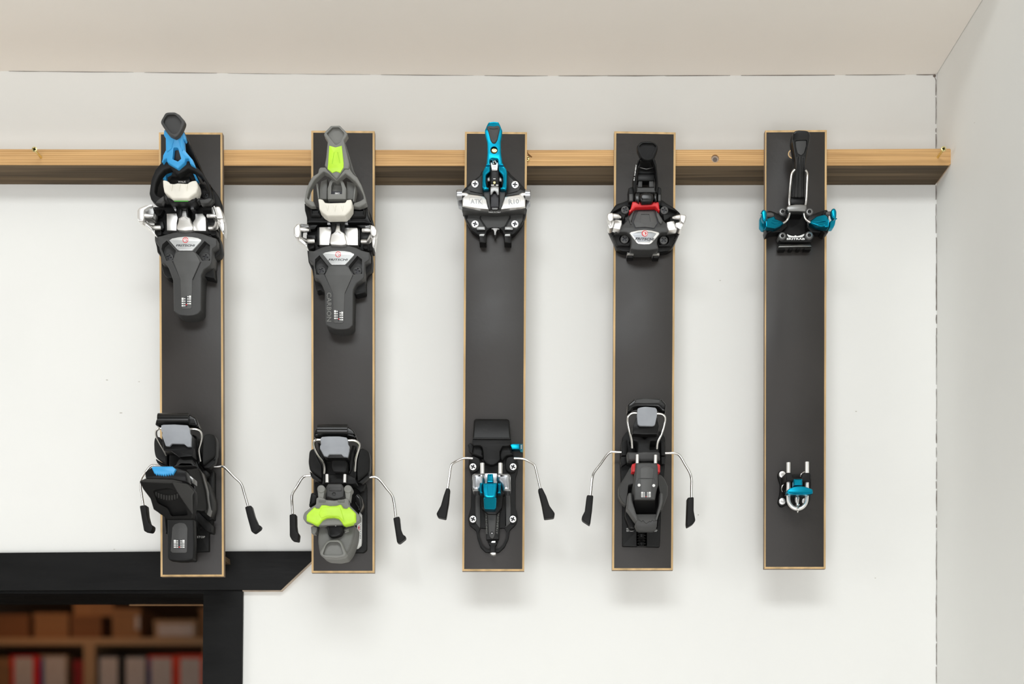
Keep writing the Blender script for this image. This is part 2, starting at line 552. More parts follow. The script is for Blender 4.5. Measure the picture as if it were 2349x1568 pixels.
# ------------------------------------------------------------------ shelving in the storeroom
SD = 5.0                                            # distance from the camera to the shelf fronts
SYF = -CAM_DIST + SD
sx = lambda px: (px - VPX) * SD / F_PX
sz = lambda py: CAM_Z + (VPY - py) * SD / F_PX
shelf = thing('shelving_unit', 'wooden storage shelving seen blurred through the black framed opening', 'shelf', (sx(210), SYF + 0.2, 0))
ups = [(-90, -60), (192, 218), (468, 494), (744, 770)]
for a, b in ups:
    mesh_box('upright', SHELFW, (sx(a), SYF, 0), (sx(b), SYF + 0.45, sz(1462) - 0.0285), shelf)
planks = [sz(1462), 1.74, 1.36, 0.98, 0.6, 0.22]
mesh_box('top_board', SHELFW, (sx(ups[0][0]), SYF, planks[0] - 0.028), (sx(ups[-1][1]), SYF + 0.45, planks[0]), shelf)
for (a, b), (c, d) in zip(ups, ups[1:]):
    for z in planks[1:]:
        mesh_box('shelf_board', SHELFW, (sx(b), SYF + 0.004, z - 0.028), (sx(c), SYF + 0.45, z), shelf)


def carton(name, label, cat, m, px0, px1, z0, hgt, dep, dy=0.03, group=None, label_mat=None, lrect=None, foot=None, label2=None):
    x0, x1 = sx(px0), sx(px1)
    y0 = SYF + dy
    o = thing(name, label, cat, ((x0 + x1) / 2, y0 + dep / 2, z0), group)
    b = MB(); t = 0.0022
    b.box((x0, y0, z0), (x1, y0 + dep, z0 + hgt * 0.8))
    b.build('box_body', m, o, smooth=False)
    mesh_box('lid', m, (x0 - t, y0 - t, z0 + hgt * 0.8), (x1 + t, y0 + dep + t, z0 + hgt), o)
    if lrect:
        a, bb, c, d = lrect                         # fractions across and up the front
        mesh_box('paper_label', label_mat, (x0 + (x1 - x0) * a, y0 - t - 0.0012, z0 + hgt * c), (x0 + (x1 - x0) * bb, y0 - t, z0 + hgt * d), o)
    if foot:
        mesh_box('printed_panel', foot[0], (x0 + (x1 - x0) * foot[1], y0 - t - 0.0006, z0 + hgt * foot[3]), (x0 + (x1 - x0) * foot[2], y0 - t, z0 + hgt * foot[4]), o)
    return o


PAPER = mat('label_paper', (0.62, 0.56, 0.52), 0.7)
REDBOX = mat('red_carton', (0.75, 0.012, 0.012), 0.5)
ORANGEBOX = mat('orange_red_carton', (0.85, 0.06, 0.012), 0.5)
BLACKBOX = mat('black_carton', (0.02, 0.018, 0.017), 0.5)
BLUEBOX = mat('navy_print', (0.06, 0.10, 0.30), 0.5)
DKRED = mat('maroon_carton', (0.28, 0.012, 0.012), 0.5)
CARD2 = mat('pale_cardboard', (0.42, 0.27, 0.15), 0.85)
CARD3 = mat('brown_cardboard', (0.22, 0.10, 0.04), 0.85)
up = planks[0]
hz = lambda py: sz(py) - up
carton('cardboard_box', 'plain brown carton at the far left of the upper shelf', 'box', CARD3, -30, 59, up, hz(1407), 0.3)
carton('cardboard_box', 'square brown carton second from left on the upper shelf', 'box', CARD, 72, 151, up, hz(1404), 0.3)
carton('cardboard_box', 'low dark brown carton under a wide flat carton', 'box', CARD3, 158, 226, up, hz(1410), 0.3)
carton('cardboard_box', 'wide flat carton stacked on top of another carton', 'box', CARD, 161, 252, sz(1410), sz(1377) - sz(1410), 0.28, 0.04)
carton('cardboard_box', 'large brown carton right of the stacked pair of cartons', 'box', CARD, 254, 318, up, hz(1394), 0.32, 0.02, None, PAPER, (0.84, 0.98, 0.3, 0.75))
carton('cardboard_box', 'low brown carton with a wide pale label on the upper shelf', 'box', CARD2, 350, 449, up, hz(1420), 0.3, 0.02, None, PAPER, (0.1, 0.92, 0.12, 0.78))
lo = planks[1]
G = lambda py: sz(py) - lo
carton('cardboard_box', 'narrow orange brown carton beside the black door post on the upper shelf', 'box', CARD, 455, 500, up, hz(1391), 0.3)
carton('shoe_box', 'brown box at the far left of the lower shelf', 'box', CARD, -40, 15, lo, G(1506), 0.3)
carton('shoe_box', 'bright red box with white label beside the brown box', 'box', REDBOX, 18, 84, lo, G(1501), 0.3, 0.03, None, PAPER, (0.14, 0.78, 0.5, 0.97))
carton('shoe_box', 'pale labelled box with a blue edge and orange bottom', 'box', CARD2, 87, 148, lo, G(1500), 0.3, 0.03, None, PAPER, (0.16, 0.95, 0.48, 0.97), (BLUEBOX, 0.0, 0.14, 0.5, 0.95))
carton('shoe_box', 'narrow maroon box left of the wooden upright', 'box', DKRED, 163, 190, lo, G(1512), 0.3)
carton('shoe_box', 'black box with white label right of the wooden upright', 'box', BLACKBOX, 219, 270, lo, G(1500), 0.3, 0.03, None, PAPER, (0.08, 0.9, 0.42, 0.96))
carton('shoe_box', 'black box with white label, second right of the wooden upright', 'box', BLACKBOX, 279, 333, lo, G(1500), 0.3, 0.03, None, PAPER, (0.1, 0.92, 0.44, 0.96))
carton('shoe_box', 'orange red box with white label and blue edge', 'box', ORANGEBOX, 336, 395, lo, G(1501), 0.3, 0.03, None, PAPER, (0.12, 0.9, 0.42, 0.96), (BLUEBOX, 0.0, 0.1, 0.5, 0.95))
carton('shoe_box', 'orange red box with white label nearest the black door post', 'box', ORANGEBOX, 398, 466, lo, G(1499), 0.3, 0.03, None, PAPER, (0.17, 0.85, 0.4, 0.94))

# ------------------------------------------------------------------ pine batten on the wall
m = MB()
m.prism([(-620, 341.5), (0, 341.5), (500, 343), (1220, 343.5), (1750, 342.5), (2179, 340.5), (2181.3, 343), (2181.3, 375), (2177, 379), (1500, 380), (700, 380), (0, 377.8), (-620, 377)], -9, WALL_H, bev=0.5,
        holes=[(circle(1640.5, 363.5, 8.8, 24, rv=9.2), 3.0), ([(1209.5, 348.5), (1214, 351), (1221, 358), (1219.5, 361.5), (1212, 358.5)], 3.5)])
bat = tag(m.build('batten', PINE), 'long pine batten fixed along the white wall behind the black boards', 'batten')
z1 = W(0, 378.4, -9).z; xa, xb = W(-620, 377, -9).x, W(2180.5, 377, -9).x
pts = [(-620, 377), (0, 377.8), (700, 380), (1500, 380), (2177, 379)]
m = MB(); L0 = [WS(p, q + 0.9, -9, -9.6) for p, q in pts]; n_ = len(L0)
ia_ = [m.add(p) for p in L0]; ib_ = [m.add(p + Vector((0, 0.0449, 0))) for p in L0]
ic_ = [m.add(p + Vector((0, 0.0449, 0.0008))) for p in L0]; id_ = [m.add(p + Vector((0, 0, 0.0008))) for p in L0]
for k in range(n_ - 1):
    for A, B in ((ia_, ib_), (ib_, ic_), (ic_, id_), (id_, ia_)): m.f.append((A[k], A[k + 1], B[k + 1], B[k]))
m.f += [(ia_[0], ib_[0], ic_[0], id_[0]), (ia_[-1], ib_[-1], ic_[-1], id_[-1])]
m.build('underside', DARKWOOD, bat, 'dark wood underside', smooth=False)  # thin strip in a darker wood than the pine
m = MB(); m.prism(circle(1640.5, 364, 8.7, 24), -11.2, th=0.7, bev=0, holes=[(circle(1640, 366, 5.2, 18), 0.6)])
m.build('hole_rim', RAWEDGE, bat)
m = MB(); m.disc(1640, 366, 5.1, -11.6, th=0.3, bev=0); m.build('hole_bottom_shade', CRACK, bat)  # dark disc, shade at the hole bottom put into its colour
m = MB(); m.prism([(1210, 348.2), (1214, 350.3), (1221.4, 357.2), (1220.6, 359), (1211, 351)], -8.2, th=1.5, bev=0.2); m.build('splinter', PINE, bat)


def wood_screw(label, bx, by, length, c=BRASS):
    base = W(bx, by, -9)
    o = thing('wood_screw', label, 'screw', base, 'screws in the batten')
    back = Vector((0, 0.012, 0)); tip = base + Vector((0, -length / 1000, 0))
    MB().sweep([base + back, base - Vector((0, (length - 2.4) / 1000, 0))], [0.0013, 0.0013], 12).build('shank', c, o)
    m = MB(); d = -9 + length
    k = F_PX / (BOARD_D - d)
    px, py = VPX + tip.x * F_PX / (tip.y + CAM_DIST), VPY - (tip.z - CAM_Z) * F_PX / (tip.y + CAM_DIST)
    circ = circle(px, py, 2.75 * k, 24); small = circle(px, py, 1.3 * k, 24)
    m.loft([(small, d - 2.6), (circ, d - 0.5)])
    m.prism(circ, d, th=0.55, bev=0.2, holes=[(cross(px, py, 1.7 * k, 0.32, 0.3), 0.5)])
    m.build('screw_head', c, o)
    return o


wood_screw('brass coloured screw standing out of the batten left of the first board', 93.9, 361, 18.5)
wood_screw('brass coloured screw standing out of the batten end at the wall corner', 2151.5, 360, 18.5)
o = thing('screw_eye', 'tiny brass hook in the splintered batten beside the middle board', 'hook', W(1212, 363, -9))
m = MB(); P = [W(1210.5 + 3.6 * math.cos(a), 363.5 + 4.5 * math.sin(a), -7.5) for a in [math.pi * (-0.6 + 1.2 * k / 10) for k in range(11)]]
m.sweep(P, [0.0005] * 11, 8); m.build('hook_wire', BRASS, o)
m = MB(); m.disc(1212, 363.5, 2.2, -6.6, th=2.4); m.build('hook_tip', BRASS, o)

# ------------------------------------------------------------------ the five display boards
boards = [
    ((364.5, 303.5), (510, 304), (513.5, 1321.5), (368.4, 1322)),
    ((714, 299.6), (859.3, 300.5), (859, 1313), (714.7, 1313)),
    ((1066.5, 302), (1209, 303), (1202.5, 1309), (1060.3, 1309)),
    ((1409.2, 301), (1550, 303.5), (1543.8, 1307), (1404.2, 1307)),
    ((1755.2, 299), (1896.7, 298), (1894, 1304), (1753.4, 1304)),
]
btxt = ['black faced plywood board at the left end, carrying the blue levered binding',
        'black faced plywood board carrying the lime green and grey binding',
        'black faced plywood board in the middle, carrying the turquoise levered binding',
        'black faced plywood board carrying the black binding with red yoke',
        'black faced plywood board nearest the corner, with a small drilled hole']
BO = []
for k, q in enumerate(boards):
    q = [tuple(p) for p in q]
    cx, cy = sum(p[0] for p in q) / 4, sum(p[1] for p in q) / 4
    o = thing('display_board', btxt[k], 'board', W(cx, cy, -9), 'plywood boards showing ski bindings')
    qi = inset(q, 4.2) if area2(q) > 0 else inset(q[::-1], 4.2)[::-1]
    if k == 4: qi = [(p[0] - (1.6 if p[0] < 1800 else 0), p[1]) for p in qi]
    m = MB()
    A = [m.add(WS(*p, -1.9, -9)) for p in q]; B = [m.add(W(*p, -1.9)) for p in q]
    for i in range(4):
        m.f.append((A[i], A[(i + 1) % 4], B[(i + 1) % 4], B[i]))
    m.f += [tuple(A[::-1]), tuple(B)]
    m.build('plywood_core', PLYS, o, smooth=False)
    m = MB(); m.loft([(q, -1.88), (qi, -0.05)])
    m.build('bevelled_edge', PLY, o, smooth=False)
    m = MB()
    hl = [(circle(1818.2, 353, 9.2, 24), None)] if k == 4 else []
    m.prism(inset(qi, 0.3), 0.0, -0.35 if not hl else -0.04, bev=0.05, holes=hl)
    m.build('film_face', FILM, o)
    if k == 4:
        m = MB(); m.prism(circle(1818.2, 353, 10.6, 28), 0.25, -0.04, bev=0.1, holes=[(circle(1818.2, 353, 8.3, 24), None)]); m.build('hole_rim', PLY, o)
        m = MB(); m.disc(1818.2, 353, 8.3, 0.03, th=0.05, bev=0); m.build('hole_shade_disc', CRACK, o)  # flat dark disc paints the shade inside the drilled opening
    BO.append(o)
m = MB(); m.prism([(480, 1268), (509, 1270), (510, 1282), (480, 1283)], -9.2, -46.5, bev=0.4)
tag(m.build('spacer_block', DARKWOOD), 'small dark wooden spacer between the left board and the black lintel', 'block')
# ------------------------------------------------------------------ bindings: shared small parts
JOINED = {'emblem', 'catch_print', 'socket_print', 'small_print', 'tab_print', 'print_dash', 'panel_line'}


def part(c, name, m, parent, *calls, label=None, **kw):
    """one mesh from several shape calls: ('prism', {...})"""
    groups = []
    for fn, a, k in calls:
        if fn == 'text': x0, x1, y0, y1 = a[1] - 1, a[1] + 1, a[2] - 1, a[2] + 1
        elif fn == 'disc': x0, x1, y0, y1 = a[0] - a[2], a[0] + a[2], a[1] - a[2], a[1] + a[2]
        else: x0, x1, y0, y1 = min(p[0] for p in a[0]), max(p[0] for p in a[0]), min(p[1] for p in a[0]), max(p[1] for p in a[0])
        g = [[(fn, a, k)], [(x0, x1, y0, y1)]]
        for o in groups[:]:                       # pieces that touch stay one mesh, pieces apart become parts of their own
            if name in JOINED or any(x0 <= X1 and X0 <= x1 and y0 <= Y1 and Y0 <= y1 for X0, X1, Y0, Y1 in o[1]):
                g = [o[0] + g[0], o[1] + g[1]]; groups.remove(o)
        groups.append(g)
    groups.sort(key=lambda g: -len(g[0]))
    objs = []
    for g, _ in groups:
        b = MB(c)
        for fn, a, k in g: getattr(b, fn)(*a, **k)
        objs.append(b.build(name, m, parent, label, **kw))
    return objs[0]


def P(*a, **k): return ('prism', a, k)
def TB(*a, **k): return ('tube', a, k)
def DI(*a, **k): return ('disc', a, k)
def TX(*a, **k): return ('text', a, k)


def screws(c, root, m, lst, h, th=4, slot=0.62, name='screw'):
    for u, v, r, a in lst:
        b = MB(c); b.screw(u, v, r, h, th, slot, a); o = b.build(name, m, root)
        b = MB(c); b.prism(cross(u, v, r * slot * 1.02, 0.34, a), h - 1.1, th=0.5, bev=0); b.build('recess_shade', INK_SHADE, o)  # black cross paints the shade in the screw slot


def emblem(c, parent, u, v, r, h, filled=False, x=1.0, rot=0):
    """round red mark: a ring with a hooked stroke inside"""
    b = MB(c)
    if filled:
        b.prism(circle(u, v, r, 28, rv=r), h + 0.1, th=0.2, bev=0)
        b.build('emblem', RED, parent)
        b = MB(c)
        b.prism(circle(u + r * 0.1, v, r * 0.74, 24), h + 0.2, th=0.2, bev=0, holes=[(circle(u + r * 0.1, v, r * 0.5, 20), None)])
        b.prism([(u - r * 0.62, v - r * 0.15), (u - r * 0.1, v - r * 0.15), (u - r * 0.1, v + r * 0.1), (u - r * 0.62, v + r * 0.1)], h + 0.22, th=0.2, bev=0)
        b.prism([(u - r * 0.12, v - r * 0.3), (u + r * 0.1, v - r * 0.3), (u + r * 0.1, v + r * 0.55), (u - r * 0.12, v + r * 0.55)], h + 0.22, th=0.2, bev=0)
        b.build('emblem_mark', PRINT, parent)
        return
    b.prism(circle(u, v, r, 28, rv=r * 1.05), h + 0.1, th=0.2, bev=0, holes=[(circle(u, v, r * 0.78, 28, rv=r * 0.83), None)])
    arc = [(u + r * 0.5 * math.cos(t), v + r * 0.5 * math.sin(t)) for t in [math.radians(200 + 15 * k) for k in range(17)]]
    inn = [(u + r * 0.3 * math.cos(t), v + r * 0.3 * math.sin(t)) for t in [math.radians(200 + 15 * k) for k in range(17)]]
    b.prism(arc + inn[::-1], h + 0.1, th=0.2, bev=0)
    b.build('emblem', RED, parent)


def scale_window(c, parent, u, v, w, hh, h, rows=4, skew=0.0):
    """printed release-value scale: white dashes both sides of a black slot with a red pointer"""
    hf = h if callable(h) else (lambda a, b: h)
    b = MB(c)
    for side in (-1, 1):
        for k in range(rows):
            y = v - hh * 0.36 + hh * 0.8 * k / rows + side * skew
            big = 1.7 if k == 0 else 1.0
            for (x0, x1) in ((0.30, 0.50), (0.10, 0.25)):
                xa, xb = u + side * w * x0, u + side * w * x1
                t = hh * 0.055 * (big if x0 > 0.2 else 0.7)
                b.prism(rect(min(xa, xb), y - t, max(xa, xb), y + t), lambda p, q: hf(p, q) + 0.12, th=0.2, bev=0)
    b.build('scale_print', PRINT, parent)
    b = MB(c); b.prism(rect(u - w * 0.07, v - hh * 0.5, u + w * 0.07, v + hh * 0.45), lambda p, q: hf(p, q) + 0.08, th=0.2, bev=0)
    b.build('scale_slot', INK_SHADE, parent)
    b = MB(c); b.prism(rect(u - w * 0.05, v + hh * 0.2, u + w * 0.09, v + hh * 0.28), lambda p, q: hf(p, q) + 0.16, th=0.2, bev=0)
    b.build('scale_pointer', RED, parent)


def brake(c, root, path, r, tip, tip_h, th=10, tip_mat=BLKS):
    arm = part(c, 'brake_arm', CHROME, root, TB(path, r, 12, 6))
    part(c, 'brake_tip', tip_mat, arm, P(tip, tip_h, th=th, bev=1.2, r=12, seg=3))
    return arm


# ================================================================== binding 1: blue lever, at the left end
Z1, Z2, Z3 = Crop(280, 230, 5.807), Crop(280, 440, 4.9), Crop(280, 920, 3.732)
t1 = thing('toe_binding', 'black toe binding with raised sky blue lever and ivory bumper', 'ski binding', W(440, 520, 0), 'toe pieces of the ski bindings')
part(Z2, 'housing', BLKS, t1,
     P([(365, 430), (365, 540), (385, 610), (395, 680), (430, 705), (440, 830), (470, 930), (520, 970), (565, 965), (890, 940), (1040, 975), (1030, 860), (1015, 760), (1100, 700), (1118, 650), (1095, 520), (1060, 430)], 13, 0, bev=1.5, r=18),
     P([(355, 165), (1050, 165), (1062, 470), (365, 480)], 15, 0, bev=1, r=8))
fp = part(Z2, 'front_plate', DGREY, t1,
          P([(370, 500), (440, 492), (520, 468), (600, 450), (710, 440), (840, 455), (920, 472), (980, 495), (1062, 520), (1065, 600), (1015, 640), (1010, 790), (990, 825), (920, 870), (890, 935), (887, 1330), (850, 1368), (800, 1386), (740, 1392), (680, 1386), (640, 1378), (580, 1335), (572, 990), (520, 850), (490, 805), (445, 800), (438, 690), (420, 650), (412, 600), (375, 560)],
            T(440, 26, 1390, 20), 0, bev=1.2, r=10, seg=3,
            holes=[([(502, 545), (605, 660), (600, 685), (568, 765), (500, 775), (468, 700), (442, 640), (452, 590)], 9),
                   ([(928, 550), (988, 598), (986, 640), (988, 770), (900, 772), (862, 715), (825, 680), (870, 620)], 9),
                   ([(562, 778), (576, 782), (652, 975)], 1.2), ([(893, 782), (880, 790), (792, 985), (798, 1000)], 1.2)]))
part(Z2, 'centre_panel', DGREY2, fp, P([(600, 690), (640, 665), (795, 665), (828, 690), (876, 780), (788, 985), (782, 1300), (770, 1312), (680, 1312), (668, 1300), (655, 985), (578, 775)], T(440, 26.6, 1390, 20.6), th=1.5, bev=0.4, r=6))
bd = part(Z2, 'badge', BADGE, fp, P([(530, 542), (560, 522), (630, 508), (710, 501), (790, 506), (850, 516), (888, 535), (886, 552), (800, 645), (785, 656), (640, 655), (620, 645)], 26.9, th=2, bev=0.5, r=5))
emblem(Z2, bd, 712, 540, 32, 26.9)
part(Z2, 'lettering', INK_SHADE, bd, TX('FRITSCHI', 712, 601, 216, 24, 26.95, shear=0.25, bold=0.02))
scale_window(Z2, fp, 722, 1235, 105, 130, T(440, 26.6, 1390, 20.6), 4, -12)
screws(Z2, t1, DGREY, [(528, 732, 48, 0.3), (937, 732, 52, 0.25)], 19.5, 6)
part(Z2, 'steel_plate', SILVER, t1,
     P([(500, 243), (610, 238), (628, 290), (615, 340), (610, 435), (503, 432)], T(240, 24, 435, 26), 12, bev=0.7),
     P([(822, 245), (905, 240), (940, 285), (943, 437), (805, 437), (795, 340), (820, 300)], T(240, 24, 435, 26), 12, bev=0.7))
part(Z2, 'toe_stop', SILVER, t1, P([(672, 200), (722, 200), (735, 270), (765, 290), (775, 335), (803, 392), (790, 425), (700, 432), (622, 425), (610, 395), (632, 330), (632, 290), (660, 268)], T(200, 27, 430, 31), 14, bev=1.2, r=8, seg=3,
     holes=[([(658, 303), (694, 279), (738, 304), (732, 335), (724, 312), (696, 296), (664, 314)], 1.2)]))
part(Z2, 'spine', BLK, t1, P([(615, 120), (790, 120), (780, 150), (740, 165), (740, 265), (724, 262), (724, 190), (670, 190), (668, 262), (628, 285), (622, 240)], 30, 14, bev=0.8))
part(Z2, 'post', GMETAL, t1, P([(565, 150), (600, 155), (608, 190), (585, 195)], 30, 14, bev=0.5), P([(768, 165), (802, 150), (805, 190), (770, 195)], 30, 14, bev=0.5))
part(Z2, 'pivot_block', BLK, t1, P([(350, 190), (470, 195), (430, 262), (385, 275), (362, 320)], 22, 8), P([(360, 332), (460, 332), (470, 400), (452, 430), (365, 410)], 20, 8),
     P([(900, 205), (1010, 195), (1025, 250), (950, 262)], 22, 8), P([(960, 330), (1050, 330), (1060, 400), (960, 410)], 20, 8))
part(Z2, 'hinge_boss', BLKS, t1, P([(362, 425), (440, 425), (440, 485), (400, 495), (365, 480)], 22, 8, bev=1.5, r=12), P([(990, 428), (1060, 428), (1062, 480), (1020, 492), (992, 480)], 22, 8, bev=1.5, r=12))
for name, head, block, pin, arm, plate in (
        ('left', [(170, 205), (188, 178), (270, 148), (330, 143), (345, 152), (290, 172), (250, 200), (245, 230), (248, 290), (235, 332), (182, 330), (168, 300)],
         [(246, 200), (290, 168), (345, 155), (362, 230), (345, 290), (250, 292)], [(232, 262, 42), (290, 268, 42), (352, 270, 41)],
         [(215, 325, 40), (295, 385, 33), (350, 402, 28), (430, 402, 25)], [(190, 330), (255, 338), (330, 400), (372, 470), (355, 462), (290, 400)]),
        ('right', [(1020, 150), (1095, 162), (1118, 205), (1142, 290), (1122, 300), (1062, 298), (1045, 222)],
         [(1000, 170), (1022, 160), (1046, 225), (1055, 290), (1015, 290)], [(960, 270, 41), (1010, 270, 42), (1056, 268, 42)],
         [(985, 408, 25), (1040, 402, 28), (1062, 380, 33), (1075, 330, 38)], [(1066, 300), (1140, 292), (1150, 400), (1140, 480), (1105, 420), (1080, 360)])):
    a = part(Z2, 'toe_wing', SILVER, t1, P(head, 45, th=9, bev=1.5, r=10, seg=3), P(plate, 38, th=12, bev=1, r=8), TB(arm, 2.6, 12, 5))
    part(Z2, 'wing_block', DMETAL, a, P(block, 42, th=14, bev=1, r=10))
    part(Z2, 'toe_pin', SILVER, a, TB(pin, [2.0, 2.0, 1.2], 14, 2))
part(Z1, 'inner_body', BLK, t1, P([(520, 920), (960, 930), (1050, 1100), (1040, 1300), (960, 1390), (560, 1390), (430, 1330), (470, 1200)], 22, 6, bev=1),
     P([(1030, 1110), (1120, 1115), (1165, 1230), (1160, 1270), (1040, 1300)], 26, 6, bev=1))
part(Z1, 'rear_bracket', BLKS, t1, P([(1150, 1100), (1240, 1210), (1290, 1280), (1330, 1400), (1320, 1500), (1200, 1400), (1180, 1250)], 8, 0, bev=1.5, r=20))
b = MB(Z1); b.disc(1110, 1268, 45, 27, 20, holes=[(cross(1110, 1268, 26, 0.3, 0.3), 1.5)]); b.build('screw', BLK, t1)
part(Z1, 'lettering', PRINT, t1, TX('WALK', 798, 1084, 104, 26, 36.5), label='white WALK lettering')
part(Z1, 'walk_tab', BLK, t1, P([(650, 1010), (900, 1010), (900, 1100), (650, 1105)], 36, 22, bev=0.5))
fr = part(Z1, 'toe_frame', BLKS, t1,
          P([(510, 840), (550, 800), (565, 768), (597, 772), (600, 815), (745, 910), (838, 818), (845, 770), (882, 770), (908, 845), (1000, 890), (1080, 970), (1150, 1090), (1195, 1220), (1212, 1310), (1160, 1370), (1050, 1380), (1028, 1350), (1035, 1290), (1095, 1310), (1160, 1270), (1165, 1230), (1125, 1110), (1060, 1010), (960, 940), (880, 910), (840, 940), (745, 990), (680, 940), (650, 900), (560, 930), (490, 1010), (450, 1100), (432, 1220), (450, 1260), (500, 1290), (545, 1290), (550, 1340), (525, 1372), (440, 1368), (385, 1320), (362, 1240), (385, 1060), (440, 920)],
            T(780, 52, 1370, 38), th=9, bev=1.3, r=12, seg=3))
part(Z1, 'frame_foot', DGREY, fr, P([(470, 1330), (550, 1270), (560, 1330), (530, 1375), (440, 1370)], T(1270, 42, 1375, 38), th=6, bev=0.8), P([(1030, 1320), (1095, 1318), (1160, 1300), (1205, 1310), (1150, 1372), (1050, 1380)], T(1270, 42, 1375, 38.6), th=6, bev=0.8), P([(570, 1250), (605, 1290), (600, 1320), (560, 1330)], 34, th=10), P([(975, 1290), (1025, 1270), (1030, 1330), (1000, 1350)], 34, th=10))
lv = part(Z1, 'toe_lever', BLUE, t1,
          P([(560, 395), (600, 380), (805, 390), (832, 445), (850, 520), (835, 545), (820, 520), (832, 660), (872, 710), (940, 790), (976, 885), (905, 842), (884, 775), (845, 775), (835, 822), (745, 912), (600, 822), (594, 770), (560, 790), (535, 830), (545, 730), (582, 660), (580, 500), (553, 455)],
            T(390, 72, 900, 53), th=6, bev=0.8, r=5,
            holes=[([(684, 640), (694, 627), (735, 627), (748, 640), (788, 778), (745, 816), (670, 783)], None)]))
part(Z1, 'lever_ridge', BLUE, lv, P([(560, 400), (590, 480), (780, 470), (806, 395), (815, 650), (800, 680), (770, 600), (735, 480), (700, 480), (660, 640), (600, 690), (584, 660), (590, 500)], T(390, 72.6, 900, 53.6), th=1.2, bev=0.5))
part(Z1, 'blue_hook', BLUE, lv, P([(535, 950), (600, 920), (650, 925), (640, 960), (585, 990), (588, 1055), (545, 1050)], 34, th=6, bev=0.6), P([(930, 940), (980, 990), (1016, 1072), (985, 1068), (960, 1010)], 34, th=6, bev=0.6))
part(Z1, 'lever_core', INK_SHADE, lv, P([(640, 600), (780, 600), (815, 790), (745, 850), (640, 790)], T(390, 64, 900, 45), th=3, bev=0))
part(Z1, 'lever_rail', BLK, t1, P([(805, 385), (830, 425), (950, 690), (1055, 940), (1010, 960), (920, 800), (850, 690), (838, 560)], T(390, 60, 950, 34), th=22, bev=0.8))
part(Z1, 'lever_pad', DGREY, lv, P([(600, 156), (700, 153), (762, 186), (838, 275), (833, 312), (795, 400), (750, 465), (705, 494), (630, 460), (588, 410), (512, 296), (520, 260), (572, 170)], T(150, 83, 495, 77.5), th=6, bev=1.4, r=16, seg=3,
     holes=[(fillet([(602, 190), (700, 187), (735, 212), (794, 285), (790, 320), (748, 420), (700, 452), (650, 432), (612, 388), (546, 290), (565, 240)], 20), 3.6)]))
bp = part(Z1, 'toe_bumper', WHITE, t1, P([(540, 1062), (560, 1058), (592, 1064), (625, 1085), (640, 1105), (690, 1109), (740, 1098), (870, 1106), (895, 1085), (930, 1070), (985, 1064), (1002, 1100), (1012, 1160), (990, 1230), (930, 1270), (885, 1310), (670, 1310), (620, 1265), (560, 1220), (545, 1140)], T(1060, 50, 1310, 44), th=14, bev=1.6, r=12, seg=3))
part(Z1, 'bumper_rib', WHITE, bp, *[P([(x - 14, 1112), (x + 16, 1112), (x + 4, 1206)], T(1060, 51.2, 1310, 44.6), th=2, bev=0.4) for x in (655, 757, 858)], label='raised ivory rib')
part(Z1, 'bumper_bracket', BLKS, t1, P([(600, 1290), (650, 1312), (960, 1312), (985, 1290), (975, 1340), (935, 1365), (640, 1365), (615, 1340)], 39, th=16, bev=1))
part(Z1, 'green_strip', GREEN, t1, P(rect(692, 1321, 880, 1345), 39.8, th=3, bev=0.4))

h1 = thing('heel_binding', 'black heel binding with a small blue catch and a cup shaped lever', 'ski binding', W(440, 1140, 0), 'heel pieces of the ski bindings')
bt = part(Z3, 'base_track', BLKS, h1, P([(400, 560), (780, 590), (778, 1010), (768, 1125), (742, 1130), (742, 1283), (620, 1287), (400, 1287)], 6, 0, bev=0.8, r=6),
          P([(735, 625), (782, 600), (780, 1005), (745, 1015), (740, 745)], 12, 0, bev=0.8))
part(Z3, 'lettering', PRINT, bt, TX('STOP', 676, 1161, 68, 18, 6.1), label='white STOP lettering')
brake(Z3, h1, [(330, 548, 16), (285, 548, 16), (248, 552, 16), (205, 600, 15), (165, 660, 12), (158, 725, 9), (168, 800, 6), (183, 895, 3)], 1.35, [(148, 892), (205, 885), (214, 980), (232, 1045), (265, 1063), (262, 1095), (245, 1120), (186, 1110), (166, 1000)], 8)
brake(Z3, h1, [(740, 562, 16), (800, 560, 16), (855, 556, 16), (890, 575, 16), (960, 645, 14), (1020, 705, 11), (1048, 790, 7), (1080, 900, 3)], 1.35, [(1050, 902), (1104, 888), (1130, 980), (1163, 1055), (1188, 1063), (1182, 1088), (1130, 1126), (1106, 1115), (1070, 985)], 8)
part(Z3, 'brake_pad', BLKS, h1, P([(690, 310), (705, 284), (750, 274), (790, 284), (806, 330), (804, 470), (690, 548), (683, 500)], TU(690, 30, 805, 24), th=11, bev=2, r=24, seg=3), P([(690, 552), (804, 474), (792, 530), (742, 572), (700, 570)], 25, th=8, bev=1.5, r=10))
part(Z3, 'brake_pad', BLKS, h1, P([(280, 300), (320, 300), (365, 380), (385, 450), (384, 545), (285, 480), (272, 420), (270, 345)], TU(270, 24, 390, 30), th=11, bev=2, r=24, seg=3), P([(286, 490), (384, 550), (380, 556), (330, 552), (298, 525)], 25, th=8, bev=1.2, r=8))
part(Z3, 'heel_column', BLK, h1, P([(405, 370), (610, 370), (625, 480), (660, 570), (640, 640), (420, 600), (400, 540)], 36, 4, bev=1.5, r=10), P([(600, 280), (640, 300), (680, 500), (640, 560), (600, 420)], 30, 4, bev=1, r=8))
part(Z3, 'heel_arch', DGREY, h1, P([(488, 492), (600, 494), (634, 556), (440, 558)], 42, th=14, bev=1, r=6, holes=[([(505, 530), (588, 532), (612, 552), (472, 552)], 8)]))
